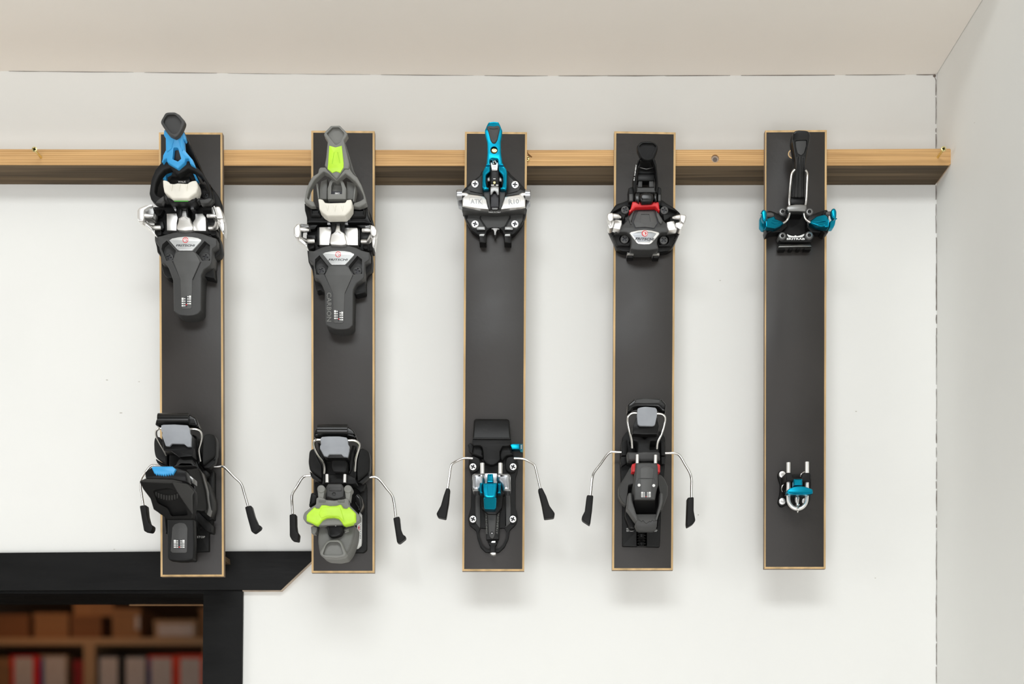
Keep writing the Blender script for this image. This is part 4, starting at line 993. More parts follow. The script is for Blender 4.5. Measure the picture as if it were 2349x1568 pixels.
part(Z7, 'lever_pad', DGREY, lv, P([(522, 155), (542, 136), (575, 138), (600, 143), (625, 138), (655, 134), (672, 155), (665, 192), (642, 295), (618, 332), (588, 330), (565, 300), (540, 200)], T(90, 48.8, 590, 34.8), th=3, bev=1, r=14, seg=3, holes=[(fillet([(548, 165), (600, 172), (650, 165), (645, 195), (622, 285), (606, 305), (580, 285), (562, 205)], 12), 1.0)]))
part(Z7, 'lever_lip', TEAL, lv, P([(520, 560), (560, 560), (556, 578), (515, 578)], 34, th=2, bev=0.6), P([(652, 560), (702, 560), (712, 578), (654, 578)], 34, th=2, bev=0.6))
b = MB(Z7); b.screw(608, 410, 32, 4.5, 4.5, 0.55, 0.4); b.build('mounting_screw', BRASS, t3, label='brass coloured screw seen through the lever hole')
part(Z7, 'lever_tongue', BLK, t3, P([(562, 525), (582, 508), (638, 514), (654, 540), (660, 700), (665, 870), (560, 870), (566, 700)], 29, th=18, bev=1, r=8))
tg = part(Z7, 'spring_catch', SILVER, t3, P([(566, 548), (582, 548), (590, 575), (625, 575), (632, 548), (650, 550), (648, 590), (640, 640), (580, 640), (570, 590)], 31, th=4, bev=0.5), TB([(585, 520, 31), (592, 545, 31.5), (600, 565, 32)], 0.7, 8), TB([(600, 540, 31), (610, 532, 31.6), (622, 538, 32), (624, 558, 32)], 0.7, 8))
part(Z7, 'catch_print', INK_SHADE, tg, *[P(rect(586 + 12 * k, 624, 592 + 12 * k, 636), 31.1, th=0.2, bev=0) for k in range(4)], P(rect(588, 598, 630, 602), 31.1, th=0.2, bev=0))
part(Z7, 'grip_block', DMETAL, t3, P([(522, 725), (540, 708), (560, 715), (560, 762), (530, 765)], 26, th=12, bev=1.2), P([(655, 718), (680, 708), (698, 735), (690, 768), (656, 764)], 26, th=12, bev=1.2))
part(Z7, 'rivet', BRASS, t3, DI(608, 775, 16, 30.5, th=2, bev=0.5))
part(Z7, 'centre_spine', DGREY, t3, P([(492, 878), (560, 875), (560, 980), (568, 1070), (545, 1076), (520, 960), (492, 925)], 23, th=14, bev=0.8), P([(660, 875), (732, 878), (724, 930), (690, 1070), (658, 1070), (664, 980)], 23, th=14, bev=0.8))
part(Z7, 'ski_stop', DMETAL, t3, P([(562, 830), (580, 812), (645, 812), (660, 832), (658, 915), (640, 915), (622, 880), (608, 872), (596, 882), (580, 912), (562, 915)], 29.6, th=5, bev=0.7), P([(568, 1050), (590, 1040), (612, 1030), (636, 1040), (656, 1052), (640, 1080), (585, 1080)], 24.2, th=2.5, bev=0.8))
part(Z7, 'stop_channel', INK_SHADE, t3, P(rect(568, 900, 656, 1050), 26, th=8, bev=0.5))
part(Z7, 'print_dash', PRINT, t3, P(rect(594, 731, 622, 737), 29.3, th=0.3, bev=0), P(rect(572, 800, 605, 810), 29.3, th=0.3, bev=0), P(rect(625, 800, 652, 810), 29.3, th=0.3, bev=0))
part(Z7, 'hook', DMETAL, t3, P([(568, 1296), (595, 1282), (645, 1282), (672, 1300), (645, 1310), (632, 1335), (632, 1375), (615, 1390), (602, 1375), (602, 1335), (592, 1310)], T(1282, 12, 1390, 8), 2, bev=0.9, r=6, seg=3), DI(615, 1358, 9, 12, 6, bev=0.3))

h3 = thing('heel_binding', 'slim heel binding with turquoise centre block and silver turret', 'ski binding', W(1132, 1130, 0), 'heel pieces of the ski bindings')
fr = part(Z8, 'base_frame', BLKS, h3,
          P([(378, 520), (384, 450), (410, 412), (445, 420), (490, 442), (520, 505), (690, 505), (700, 450), (760, 415), (800, 425), (822, 445), (842, 500), (832, 575), (815, 620), (815, 900), (838, 985), (822, 1050), (760, 1110), (750, 1185), (715, 1262), (662, 1312), (540, 1312), (490, 1262), (462, 1180), (450, 1110), (390, 1060), (373, 1000), (402, 900), (408, 600)], 6, 0, bev=1, r=12,
            holes=[(fillet([(540, 1090), (555, 1210), (580, 1250), (580, 1285), (548, 1285), (505, 1240), (482, 1180), (472, 1130), (490, 1085)], 10), None), (fillet([(655, 1090), (712, 1085), (736, 1130), (728, 1185), (700, 1245), (658, 1285), (628, 1285), (628, 1250), (655, 1210)], 10), None)]))
part(Z8, 'frame_rail', DGREY, fr, P([(445, 760), (490, 745), (492, 1080), (480, 1085), (445, 1040), (442, 900)], 8, th=3, bev=1, r=8), P([(720, 760), (765, 745), (772, 900), (772, 1040), (720, 1085)], 8, th=3, bev=1, r=8))
part(Z8, 'screw_lobe', BLKS, fr, P([(384, 500), (392, 450), (412, 418), (445, 424), (485, 445), (495, 500), (470, 560), (420, 580), (390, 560)], 9, 4, bev=1.2, r=16, seg=3), P([(716, 500), (730, 440), (762, 420), (800, 430), (828, 462), (838, 510), (815, 570), (770, 580), (730, 560)], 9, 4, bev=1.2, r=16, seg=3),
     P(circle(422, 1005, 46, 24), 8, 4, bev=1.2), P(circle(790, 1005, 46, 24), 8, 4, bev=1.2))
screws(Z8, h3, SILVER, [(422, 522, 32, 0.5), (792, 522, 32, 0.5)], 10.5, 4, 0.68)
screws(Z8, h3, SILVER, [(422, 1005, 32, 0.5), (790, 1005, 32, 0.5)], 9.5, 4, 0.68)
brake(Z8, h3, [(420, 445, 14), (365, 443, 14), (325, 447, 14), (280, 466, 13), (232, 494, 11), (217, 525, 10), (205, 610, 7), (188, 725, 4)], 1.25, [(176, 716), (210, 724), (198, 850), (172, 1002), (98, 985), (84, 955), (125, 880), (150, 790)], 9)
brake(Z8, h3, [(800, 444, 14), (850, 447, 14), (895, 453, 14), (940, 474, 13), (985, 502, 11), (1000, 535, 10), (1020, 620, 7), (1044, 725, 4)], 1.25, [(1022, 726), (1060, 714), (1098, 790), (1128, 880), (1178, 950), (1172, 990), (1080, 1002), (1058, 880)], 9)
part(Z8, 'heel_platform', BLK, h3, P([(415, 268), (428, 90), (448, 78), (742, 80), (760, 95), (775, 270)], T(78, 15, 268, 22), th=8, bev=2, r=12, seg=3))
part(Z8, 'platform_base', BLKS, h3, P([(415, 270), (775, 272), (770, 322), (740, 332), (695, 332), (668, 380), (672, 455), (640, 490), (610, 505), (580, 505), (545, 490), (520, 460), (518, 400), (508, 342), (490, 326), (430, 326), (412, 300)], T(270, 20, 505, 16), th=12, bev=1, r=8))
part(Z8, 'platform_lug', BLKS, h3, P([(370, 320), (398, 300), (430, 330), (418, 400), (386, 372)], 12, 3, bev=1, r=8), P([(430, 330), (490, 330), (515, 370), (520, 440), (490, 430), (415, 405)], 13, 3, bev=2, r=14, seg=3), P([(690, 335), (760, 330), (770, 362), (800, 410), (730, 420), (690, 465), (668, 440), (670, 390)], 13, 3, bev=2, r=14, seg=3))
tb = part(Z8, 'lock_tab', TEAL, h3, P([(766, 313), (850, 310), (852, 362), (780, 364)], T(310, 16, 364, 14), th=9, bev=0.8), P([(852, 312), (880, 312), (884, 380), (860, 376), (852, 362)], TU(850, 15.5, 884, 8), th=8, bev=0.5), label='turquoise locking tab')
part(Z8, 'tab_print', PRINT, tb, *[P(rect(863, 322 + 10 * k, 874, 328 + 10 * k), TU(850, 15.6, 884, 8.1), th=0.2, bev=0) for k in range(4)])
part(Z8, 'heel_pin', SILVER, h3, TB([(508, 490, 30), (509, 590, 30)], 2.25, 18, 0))
part(Z8, 'heel_pin', SILVER, h3, TB([(675, 490, 30), (674, 590, 30)], 2.25, 18, 0))
part(Z8, 'turret', GMETAL, h3, P([(413, 590), (440, 577), (522, 577), (530, 640), (530, 690), (485, 735), (470, 746), (425, 742), (412, 712)], 33, 6, bev=4, r=14, seg=4), P([(640, 582), (740, 575), (768, 594), (772, 738), (745, 746), (700, 740), (680, 690), (640, 650)], 33, 6, bev=4, r=14, seg=4), P(rect(520, 582, 645, 690), 27, 6, bev=1))
part(Z8, 'turret_seam', DMETAL, h3, P(rect(414, 618, 424, 712), 31, th=4, bev=0.4), P(rect(760, 618, 770, 712), 31, th=4, bev=0.4))
part(Z8, 'turret_body', BLK, h3, P([(440, 700), (760, 700), (760, 745), (700, 780), (690, 900), (640, 960), (560, 960), (500, 900), (490, 780)], 18, 5, bev=1, r=10))
ct = part(Z8, 'centre_block', TEAL, h3, P([(556, 588), (606, 586), (610, 640), (612, 668), (550, 668), (552, 640)], 41, th=14, bev=1.2, r=6, seg=3, holes=[([(565, 590), (600, 590), (583, 612)], 1.2)]),
          P([(516, 672), (645, 668), (640, 740), (630, 800), (605, 812), (550, 812), (526, 798), (516, 740)], T(668, 43, 812, 41), th=18, bev=1.6, r=10, seg=3, holes=[(fillet([(552, 700), (560, 686), (600, 686), (608, 700), (604, 790), (560, 792)], 8), 2.5)]),
          P([(518, 805), (640, 805), (634, 900), (622, 918), (535, 915), (524, 895)], T(805, 40, 918, 30), th=20, bev=1.4, r=8, seg=3))
part(Z8, 'side_tab', TEAL, ct, P([(484, 670), (512, 668), (512, 768), (485, 764)], 38, th=12, bev=1.4, r=5, seg=3), P([(650, 672), (680, 672), (680, 768), (648, 768)], 38, th=12, bev=1.4, r=5, seg=3))
bar = part(Z8, 'adjusting_bar', BLKS, h3, P([(520, 925), (668, 925), (668, 1000), (662, 1190), (545, 1195), (536, 1000)], 11, 3, bev=0.8, r=6))
part(Z8, 'bar_cover', DGREY, bar, P([(556, 915), (640, 915), (634, 1050), (626, 1150), (615, 1180), (600, 1186), (582, 1180), (568, 1150), (562, 1050)], 14, th=4, bev=0.9, r=12, seg=3, holes=[(circle(597, 1135, 14, 18), 1.5)]))
part(Z8, 'rivet', SILVER, bar, DI(597, 1136, 6, 13.4, th=1, bev=0.3))
part(Z8, 'lettering', MGREY, bar, TX('ATKBINDINGS', 546, 1040, 205, 15, 11.1, rot=88), TX('ATKBINDINGS', 650, 1035, 215, 17, 11.1, rot=-86), label='grey lettering')
part(Z8, 'end_link', BLKS, h3, P([(566, 1232), (572, 1222), (640, 1222), (645, 1232), (628, 1250), (628, 1312), (580, 1312), (582, 1250)], 13, 3, bev=0.8, r=6))
part(Z8, 'end_screw', SILVER, h3, P([(588, 1216), (600, 1206), (630, 1206), (630, 1226), (590, 1226)], 12, th=4, bev=0.5), P([(576, 1318), (592, 1304), (618, 1302), (636, 1314), (636, 1330), (616, 1338), (590, 1334)], 12, 1, bev=1.5, r=6, seg=3))

# ================================================================== binding 4: black with red yoke
Z9, Z10 = Crop(1360, 290, 4.9), Crop(1310, 890, 3.5625)
t4 = thing('toe_binding', 'black toe binding with a red yoke and black lever', 'ski binding', W(1478, 480, 0), 'toe pieces of the ski bindings')
part(Z9, 'base_plate', BLK, t4, P([(260, 870), (340, 845), (400, 820), (780, 820), (830, 860), (910, 905), (985, 970), (1000, 1060), (995, 1150), (940, 1270), (890, 1370), (840, 1398), (740, 1410), (480, 1410), (330, 1400), (262, 1362), (240, 1290), (175, 1150), (180, 1060), (190, 970)], 10, 0, bev=1.5, r=20))
ser = [(178, 1150)]
part(Z9, 'grip_edge', BLKS, t4, *[P([(186 + 14 * k, 1172 + 22 * k), (206 + 14 * k, 1168 + 22 * k), (222 + 14 * k, 1186 + 22 * k), (196 + 14 * k, 1192 + 22 * k)], 13, th=8, bev=0.4) for k in range(7)],
     *[P([(985 - 14 * k, 1172 + 22 * k), (965 - 14 * k, 1168 + 22 * k), (949 - 14 * k, 1186 + 22 * k), (975 - 14 * k, 1192 + 22 * k)], 13, th=8, bev=0.4) for k in range(7)], label='ridge of the serrated side grip')
mb_ = part(Z9, 'body', DGREY, t4, P([(470, 930), (430, 965), (385, 1050), (330, 1110), (235, 1150), (250, 1180), (380, 1186), (425, 1220), (432, 1310), (420, 1372), (500, 1385), (650, 1385), (742, 1372), (722, 1300), (735, 1230), (772, 1190), (905, 1180), (955, 1160), (860, 1110), (800, 1060), (705, 930)], T(930, 20, 1385, 24), 4, bev=1.5, r=14, seg=3))
part(Z9, 'body_rib', DGREY2, mb_, P([(400, 1035), (440, 965), (465, 945), (455, 985), (440, 1040), (430, 1100)], 23.5, th=3, bev=1, r=8), P([(708, 945), (740, 970), (790, 1060), (770, 1100), (740, 1070), (715, 1000)], 23.5, th=3, bev=1, r=8))
part(Z9, 'raised_panel', DGREY2, mb_, P([(486, 992), (510, 950), (680, 950), (704, 1010), (724, 1086), (690, 1140), (585, 1128), (480, 1134), (456, 1076)], T(930, 21.5, 1385, 25), th=2.5, bev=0.5, r=5, holes=[([(526, 1072), (540, 985), (634, 985), (650, 1068), (582, 1102)], 0.8)]))
part(Z9, 'panel_gap', INK_SHADE, mb_, P([(476, 990), (500, 944), (690, 944), (714, 1010), (734, 1086), (696, 1150), (585, 1137), (474, 1144), (446, 1076)], T(930, 20.3, 1385, 24.2), th=1, bev=0))
bd = part(Z9, 'badge', SILVER, mb_, P([(410, 1196), (430, 1182), (510, 1163), (582, 1157), (660, 1165), (740, 1186), (750, 1200), (745, 1212), (662, 1310), (640, 1322), (575, 1324), (510, 1318), (490, 1305)], 24.6, th=2, bev=0.9, r=6))
part(Z9, 'badge_field', GMETAL, bd, P([(440, 1205), (510, 1182), (582, 1176), (660, 1184), (715, 1202), (640, 1300), (510, 1300)], 24.8, th=0.6, bev=0.1, r=5))
emblem(Z9, bd, 583, 1201, 35, 24.85, True)
part(Z9, 'lettering', INK_SHADE, bd, TX('FRITSCHI', 584, 1263, 214, 30, 24.9, rot=2, shear=0.25, bold=0.03))
part(Z9, 'small_print', PRINT, bd, *[P(rect(524 + 18 * k, 1296, 524 + 18 * k + 13, 1302), 24.9, th=0.2, bev=0) for k in range(6)])
screws(Z9, t4, DGREY2, [(362, 935, 45, 0.5), (803, 940, 45, 0.2), (357, 1265, 46, 0.9), (797, 1275, 46, 0.8)], 15, 6, 0.66)
part(Z9, 'screw_well', BLKS, t4, P([(250, 1180), (380, 1190), (425, 1240), (430, 1310), (415, 1340), (270, 1335), (245, 1270)], 14, th=6, bev=1, r=14, holes=[(circle(357, 1265, 60, 24), 4)]), P([(772, 1192), (905, 1182), (925, 1240), (880, 1340), (740, 1345), (722, 1300), (735, 1235)], 14, th=6, bev=1, r=14, holes=[(circle(797, 1275, 60, 24), 4)]),
     P([(300, 975), (370, 985), (345, 1050), (320, 1010)], 20, th=10, bev=1), P([(790, 985), (870, 985), (880, 1010), (800, 1060)], 20, th=10, bev=1))
for head, pin, blk, pl in (
        ([(166, 978), (185, 968), (224, 966), (236, 990), (230, 1050), (205, 1066), (170, 1052), (160, 1010)], [(228, 1004, 36), (280, 1008, 36), (315, 1022, 35)], [(248, 1045), (262, 1042), (326, 1052), (325, 1100), (306, 1156), (226, 1140)], [(175, 1058), (222, 1062), (245, 1050), (225, 1138), (185, 1146), (168, 1110)]),
        ([(978, 992), (1000, 985), (1045, 990), (1050, 1010), (1044, 1055), (1024, 1088), (984, 1062)], [(985, 1016, 36), (940, 1020, 36), (895, 1024, 35)], [(830, 1072), (880, 1060), (914, 1060), (945, 1155), (850, 1168), (836, 1130)], [(984, 1066), (1022, 1090), (1000, 1150), (975, 1152), (940, 1130), (930, 1080)])):
    k = part(Z9, 'toe_wing', SILVER, t4, P(head, 40, th=9, bev=1.3, r=8, seg=3), P(pl, 32, th=12, bev=0.8, r=6))
    part(Z9, 'toe_pin', SILVER, k, TB(pin, [2.3, 2.0, 0.9], 16, 2))
    part(Z9, 'steel_block', SILVER, k, P(blk, 29, th=10, bev=1, r=6))
part(Z9, 'foot_pin', SILVER, t4, P(rect(385, 1408, 460, 1436), T(1408, 11, 1436, 13), 3, bev=1, r=4), P(rect(672, 1412, 750, 1440), T(1412, 11, 1440, 13), 3, bev=1, r=4))
part(Z9, 'foot_pad', BLK, t4, P(rect(386, 1432, 456, 1474), 9, 0, bev=1, r=4), P(rect(674, 1436, 742, 1478), 9, 0, bev=1, r=4))
part(Z9, 'lever_base', BLKS, t4, P([(400, 690), (462, 668), (472, 740), (462, 850), (402, 850), (405, 760)], 20, 6, bev=1, r=8), P([(725, 670), (770, 690), (768, 830), (760, 890), (730, 880), (728, 740)], 20, 6, bev=1, r=8), P([(270, 880), (400, 830), (450, 850), (420, 900), (340, 900), (220, 960)], 14, 4, bev=1), P([(760, 840), (860, 880), (950, 955), (880, 930), (760, 890)], 14, 4, bev=1))
part(Z9, 'base_step', DGREY2, t4, P(rect(410, 758, 450, 835), 20.6, th=1, bev=0.4), P(rect(735, 765, 762, 835), 20.6, th=1, bev=0.4))
lv = part(Z9, 'lever_rail', BLK, t4, P([(542, 345), (508, 420), (488, 560), (488, 740), (470, 745), (452, 640), (455, 560), (490, 420), (530, 345)], T(345, 34, 745, 26), th=12, bev=0.9, r=6), P([(662, 350), (690, 345), (718, 430), (736, 640), (728, 745), (704, 740), (716, 600), (700, 450)], T(345, 34, 745, 26), th=12, bev=0.9, r=6))
part(Z9, 'lettering', PRINT, lv, TX('XENIC 10', 475, 518, 185, 11, T(345, 34.1, 745, 26.1), rot=98, bold=0.03))
part(Z9, 'lever_inner', BLK, t4, P(rect(505, 380, 706, 530), 18, th=10, bev=1), P([(502, 530), (694, 532), (694, 610), (502, 610)], 21, th=10, bev=1))
part(Z9, 'lever_crossbar', DGREY, t4, P([(512, 612), (556, 612), (556, 680), (504, 680)], 22, th=8, bev=0.8), P([(632, 612), (684, 612), (690, 680), (632, 680)], 22, th=8, bev=0.8), P([(496, 682), (695, 682), (708, 738), (488, 738)], 26, th=10, bev=1, r=6))
part(Z9, 'bar_edge', DMETAL, t4, P([(525, 455), (602, 472), (682, 455), (682, 464), (602, 482), (525, 464)], 22, th=2, bev=0.4))
part(Z9, 'lever_nose', GLOSS, t4, P([(480, 745), (530, 745), (520, 860), (480, 830)], 30, th=14, bev=1), P([(532, 750), (570, 735), (605, 730), (645, 738), (682, 755), (690, 800), (668, 846), (550, 852), (525, 800)], 34, th=18, bev=3, r=14, seg=4), P([(690, 745), (718, 750), (718, 840), (695, 840)], 30, th=14, bev=1))
part(Z9, 'lever_pad', BLKS, t4, P([(495, 215), (530, 175), (580, 160), (650, 160), (700, 180), (734, 220), (730, 262), (684, 362), (640, 378), (600, 380), (560, 365), (530, 330), (500, 262)], T(160, 38, 380, 34), th=6, bev=1.6, r=14, seg=3, holes=[(fillet([(520, 218), (560, 184), (680, 187), (714, 220), (655, 348), (602, 364), (556, 330)], 12), 3)]))
part(Z9, 'red_yoke', RED, t4, P([(445, 842), (530, 838), (552, 860), (612, 868), (664, 865), (686, 842), (740, 846), (748, 900), (752, 950), (728, 932), (702, 896), (600, 902), (482, 906), (455, 932), (405, 962), (425, 920)], 27, th=10, bev=1.4, r=8, seg=3), label='red yoke')

h4 = thing('heel_binding', 'black heel binding with two red side tabs and white dots', 'ski binding', W(1474, 1100, 0), 'heel pieces of the ski bindings')
bt = part(Z10, 'base_track', BLKS, h4, P([(420, 400), (462, 346), (730, 350), (768, 400), (775, 560), (765, 660), (738, 960), (726, 1296), (420, 1290), (420, 960), (404, 640), (402, 520)], 6, 0, bev=1, r=10, holes=[(rect(534, 1172, 620, 1292), 4)]))
part(Z10, 'side_rail', BLKS, h4, P([(410, 440), (440, 418), (458, 420), (460, 480), (452, 548), (412, 548)], 16, 5, bev=1, r=8), P([(412, 556), (452, 556), (455, 612), (412, 640), (402, 600)], 14, 5, bev=1, r=8), P([(732, 425), (765, 440), (772, 548), (735, 548)], 16, 5, bev=1, r=8), P([(735, 556), (772, 556), (768, 620), (738, 620)], 14, 5, bev=1, r=8))
brake(Z10, h4, [(440, 524, 14), (380, 522, 14), (330, 520, 14), (295, 542, 13), (240, 618, 11), (188, 688, 9), (173, 735, 8), (166, 800, 6), (158, 875, 4)], 1.35, [(130, 870), (183, 874), (172, 1000), (156, 1118), (92, 1076), (88, 1050), (114, 1000)], 8)
brake(Z10, h4, [(745, 532, 14), (800, 530, 14), (850, 530, 14), (890, 552, 13), (932, 622, 11), (968, 685, 9), (984, 740, 8), (984, 810, 6), (983, 890, 4)], 1.35, [(952, 892), (1004, 886), (1003, 1000), (1018, 1078), (1002, 1105), (950, 1136), (944, 1110)], 8)
part(Z10, 'heel_column', BLKS, h4, P([(490, 385), (560, 380), (600, 415), (650, 380), (722, 385), (716, 432), (648, 430), (642, 500), (715, 498), (728, 590), (640, 605), (530, 602), (470, 588), (456, 540), (470, 512), (545, 520), (545, 440), (500, 425)], 32, 5, bev=1.5, r=10, seg=3))
part(Z10, 'saddle', DGREY, h4, P([(458, 520), (545, 522), (600, 515), (725, 520), (728, 588), (660, 600), (590, 604), (465, 590)], T(520, 36, 604, 32), th=12, bev=2, r=12, seg=3))
part(Z10, 'heel_bail', CHROME, h4, TB([(540, 204, 47), (500, 205, 47), (468, 230, 46), (464, 280, 43), (480, 360, 40), (495, 420, 36), (500, 490, 32)], 1.15, 10), TB([(695, 208, 47), (740, 212, 47), (767, 236, 46), (763, 290, 43), (740, 370, 40), (708, 440, 36), (700, 495, 32)], 1.15, 10))
part(Z10, 'heel_roller', GLOSS, h4, P([(458, 195), (462, 130), (515, 84), (590, 78), (740, 84), (780, 130), (775, 196), (740, 185), (710, 152), (540, 150), (508, 160), (490, 190)], 46, th=12, bev=2.5, r=10, seg=4), label='gloss black roller')
part(Z10, 'roller_band', DGREY, h4, P([(518, 82), (600, 77), (736, 82), (736, 122), (620, 126), (518, 124)], 46.6, th=4, bev=1.5, r=6, seg=3))
part(Z10, 'pad_support', BLK, h4, P([(535, 235), (705, 235), (722, 310), (710, 376), (610, 378), (500, 372), (502, 310)], 44, th=18, bev=1.2, r=8))
part(Z10, 'heel_pad', LGREY, h4, P([(544, 164), (575, 154), (610, 150), (690, 158), (703, 176), (703, 220), (686, 300), (668, 308), (560, 306), (545, 292), (539, 220)], T(150, 52, 308, 49), th=3, bev=0.7, r=8))
part(Z10, 'heel_pin', SILVER, h4, TB([(541, 543, 39), (541, 615, 39)], 1.8, 16, 0))
part(Z10, 'heel_pin', SILVER, h4, TB([(690, 546, 39), (689, 615, 39)], 1.8, 16, 0))
part(Z10, 'red_tab', RED, h4, P([(498, 620), (525, 610), (530, 610), (530, 682), (496, 682)], 40, th=12, bev=1, r=5), label='red side tab')
part(Z10, 'red_tab', RED, h4, P([(700, 616), (712, 616), (728, 626), (728, 684), (700, 684)], 40, th=12, bev=1, r=5), label='red side tab')
hs = part(Z10, 'heel_housing', DGREY, h4, P([(530, 610), (580, 604), (640, 604), (702, 612), (710, 640), (714, 790), (700, 830), (694, 870), (688, 910), (520, 910), (512, 800), (522, 730)], T(604, 46, 910, 52), th=34, bev=1.8, r=10, seg=3))
part(Z10, 'housing_front', BLK, h4, P([(518, 905), (690, 905), (688, 960), (694, 1022), (512, 1022), (516, 960)], T(905, 49, 1022, 34), th=26, bev=1.2, r=6))
part(Z10, 'raised_panel', DGREY2, hs, P([(566, 655), (600, 636), (648, 640), (674, 660), (668, 735), (566, 735)], T(604, 46.6, 910, 52.6), th=1.2, bev=0.3, r=4), P([(566, 740), (664, 740), (660, 800), (655, 885), (640, 896), (580, 896), (570, 885), (572, 800)], T(604, 46.6, 910, 52.6), th=1.2, bev=0.3, r=6))
part(Z10, 'panel_line', INK_SHADE, hs, P([(516, 806), (552, 735), (556, 735), (520, 806)], T(604, 46.2, 910, 52.2), th=0.4, bev=0), P([(676, 735), (682, 735), (702, 782), (698, 784)], T(604, 46.2, 910, 52.2), th=0.4, bev=0), P(rect(552, 733, 680, 738), T(604, 46.2, 910, 52.2), th=0.4, bev=0))
part(Z10, 'white_dot', PRINT, hs, DI(556, 791, 12, 51, th=1, bev=0.2, n=20))
part(Z10, 'white_dot', PRINT, hs, DI(676, 794, 12, 51, th=1, bev=0.2, n=20))
scale_window(Z10, hs, 612, 872, 78, 56, T(604, 46.7, 910, 52.7), 4)
part(Z10, 'side_shell', DGREY, h4, P([(486, 642), (500, 690), (522, 730), (510, 780), (470, 790), (465, 850), (450, 955), (420, 930), (388, 872), (390, 800), (432, 735)], TU(388, 20, 520, 30), th=16, bev=1.4, r=8, seg=3))
part(Z10, 'side_shell', DGREY, h4, P([(712, 700), (740, 710), (765, 740), (793, 800), (790, 872), (770, 930), (742, 1000), (722, 985), (728, 860), (716, 790)], TU(712, 30, 795, 20), th=16, bev=1.4, r=8, seg=3))
part(Z10, 'side_flap', BLK, h4, P([(450, 955), (470, 990), (540, 1110), (520, 1150), (480, 1146), (440, 1040)], 18, th=12, bev=1.5, r=10), P([(700, 1085), (735, 1000), (720, 1120), (705, 1150)], 16, th=10, bev=1))
part(Z10, 'heel_lever', DGREY2, h4, P([(470, 852), (496, 852), (502, 920), (532, 1020), (545, 1050), (560, 1082), (532, 1090), (470, 1000), (456, 985), (462, 920)], 46, th=14, bev=1.8, r=10, seg=3), P([(725, 852), (752, 856), (752, 920), (735, 985), (700, 1086), (690, 1070), (700, 1030), (722, 940)], 46, th=14, bev=1.8, r=10, seg=3))
zz = [(532, 1086), (548, 1076), (562, 1076), (574, 1090), (588, 1080), (602, 1094), (616, 1102), (630, 1094), (640, 1086), (650, 1092), (662, 1078), (676, 1084), (704, 1078)]
part(Z10, 'lever_bridge', DGREY2, h4, P([(512, 1028), (705, 1028), (704, 1080)] + zz[::-1][1:] + [(520, 1060)], T(1028, 40, 1100, 47), th=10, bev=0.8))
part(Z10, 'lever_lip', DGREY, h4, P(zz + [(700, 1130), (690, 1158), (670, 1164), (560, 1164), (540, 1154), (524, 1120)], T(1080, 46.5, 1164, 42), th=10, bev=0.9))
part(Z10, 'lettering', PRINT, bt, TX('STOP', 484, 1163, 62, 17, 6.1), P(rect(452, 1144, 478, 1147), 6.2, th=0.2, bev=0), TX('STOP', 673, 1165, 64, 16, 6.1), P(rect(682, 1150, 704, 1153), 6.2, th=0.2, bev=0), label='white STOP lettering')
part(Z10, 'printed_arc', PRINT, bt, P([(452, 1042), (446, 1060), (450, 1078), (462, 1090), (456, 1076), (452, 1060)], 6.2, th=0.2, bev=0))
n = 40
part(Z10, 'adjusting_spindle', GLOSS, h4, TB([(575, 1160 + 134 * k / n, 6) for k in range(n + 1)], [4.2 + 1.1 * math.cos(k / n * 2 * math.pi * 6) for k in range(n + 1)], 20, 0), label='ribbed black adjusting spindle')

# ================================================================== binding 5: light race binding by the corner
Z11, Z12 = Crop(1710, 280, 4.9), Crop(1720, 1020, 5.059)
t5 = thing('toe_binding', 'light toe binding with turquoise wings and long black plastic lever', 'ski binding', W(1823, 450, 0), 'toe pieces of the ski bindings')
bs = part(Z11, 'base_plate', BLKS, t5,
          P([(362, 1280), (378, 1252), (420, 1232), (480, 1262), (565, 1286), (655, 1258), (720, 1232), (782, 1270), (762, 1308), (735, 1345), (400, 1345), (372, 1312)], 10, 0, bev=1, r=8),
          P([(445, 1010), (690, 1010), (740, 1060), (735, 1250), (655, 1258), (565, 1280), (480, 1256), (420, 1240), (420, 1060)], 4, 0, bev=0.6, r=10))
part(Z11, 'wing_arm', BLK, t5, P([(275, 990), (330, 1008), (400, 1040), (470, 1090), (470, 1170), (400, 1235), (300, 1240), (240, 1252), (222, 1200), (230, 1020), (250, 995)], 13, 2, bev=1.2, r=12),
     P([(720, 1040), (800, 1015), (890, 985), (925, 985), (938, 1020), (935, 1235), (905, 1245), (840, 1238), (740, 1238), (690, 1180), (690, 1090)], 13, 2, bev=1.2, r=12))
for u, v, r, h in ((420, 1005, 46, 14), (720, 1006, 46, 14), (416, 1276, 44, 13), (718, 1270, 46, 13)):
    b = MB(Z11); b.prism(circle(u, v, r, 28), h, 2, bev=1, holes=[(circle(u, v, r * 0.45, 6, 0.3), 3)]); b.build('screw', DGREY2, t5)
    b = MB(Z11); b.prism(circle(u, v, r * 0.72, 28), h + 0.25, th=0.6, bev=0.2, holes=[(circle(u, v, r * 0.5, 20), None)]); b.build('screw_washer', DMETAL, t5)
part(Z11, 'lettering', PRINT, bs, TX('SKITRAB', 565, 1311, 206, 23, 10.1, bold=0.04), label='white lettering')
part(Z11, 'emblem', PRINT, bs, P([(466, 1256), (490, 1268), (520, 1277), (548, 1280), (556, 1272), (568, 1272), (576, 1280), (605, 1276), (635, 1266), (664, 1254), (657, 1275), (636, 1293), (490, 1294), (476, 1280)], 10.3, th=0.3, bev=0), label='pale spread wing emblem')
part(Z11, 'front_bar', DMETAL, t5, P([(370, 1362), (560, 1368), (745, 1356), (746, 1396), (370, 1402)], T(1358, 8, 1400, 12), 3, bev=1.2, r=5, seg=3))
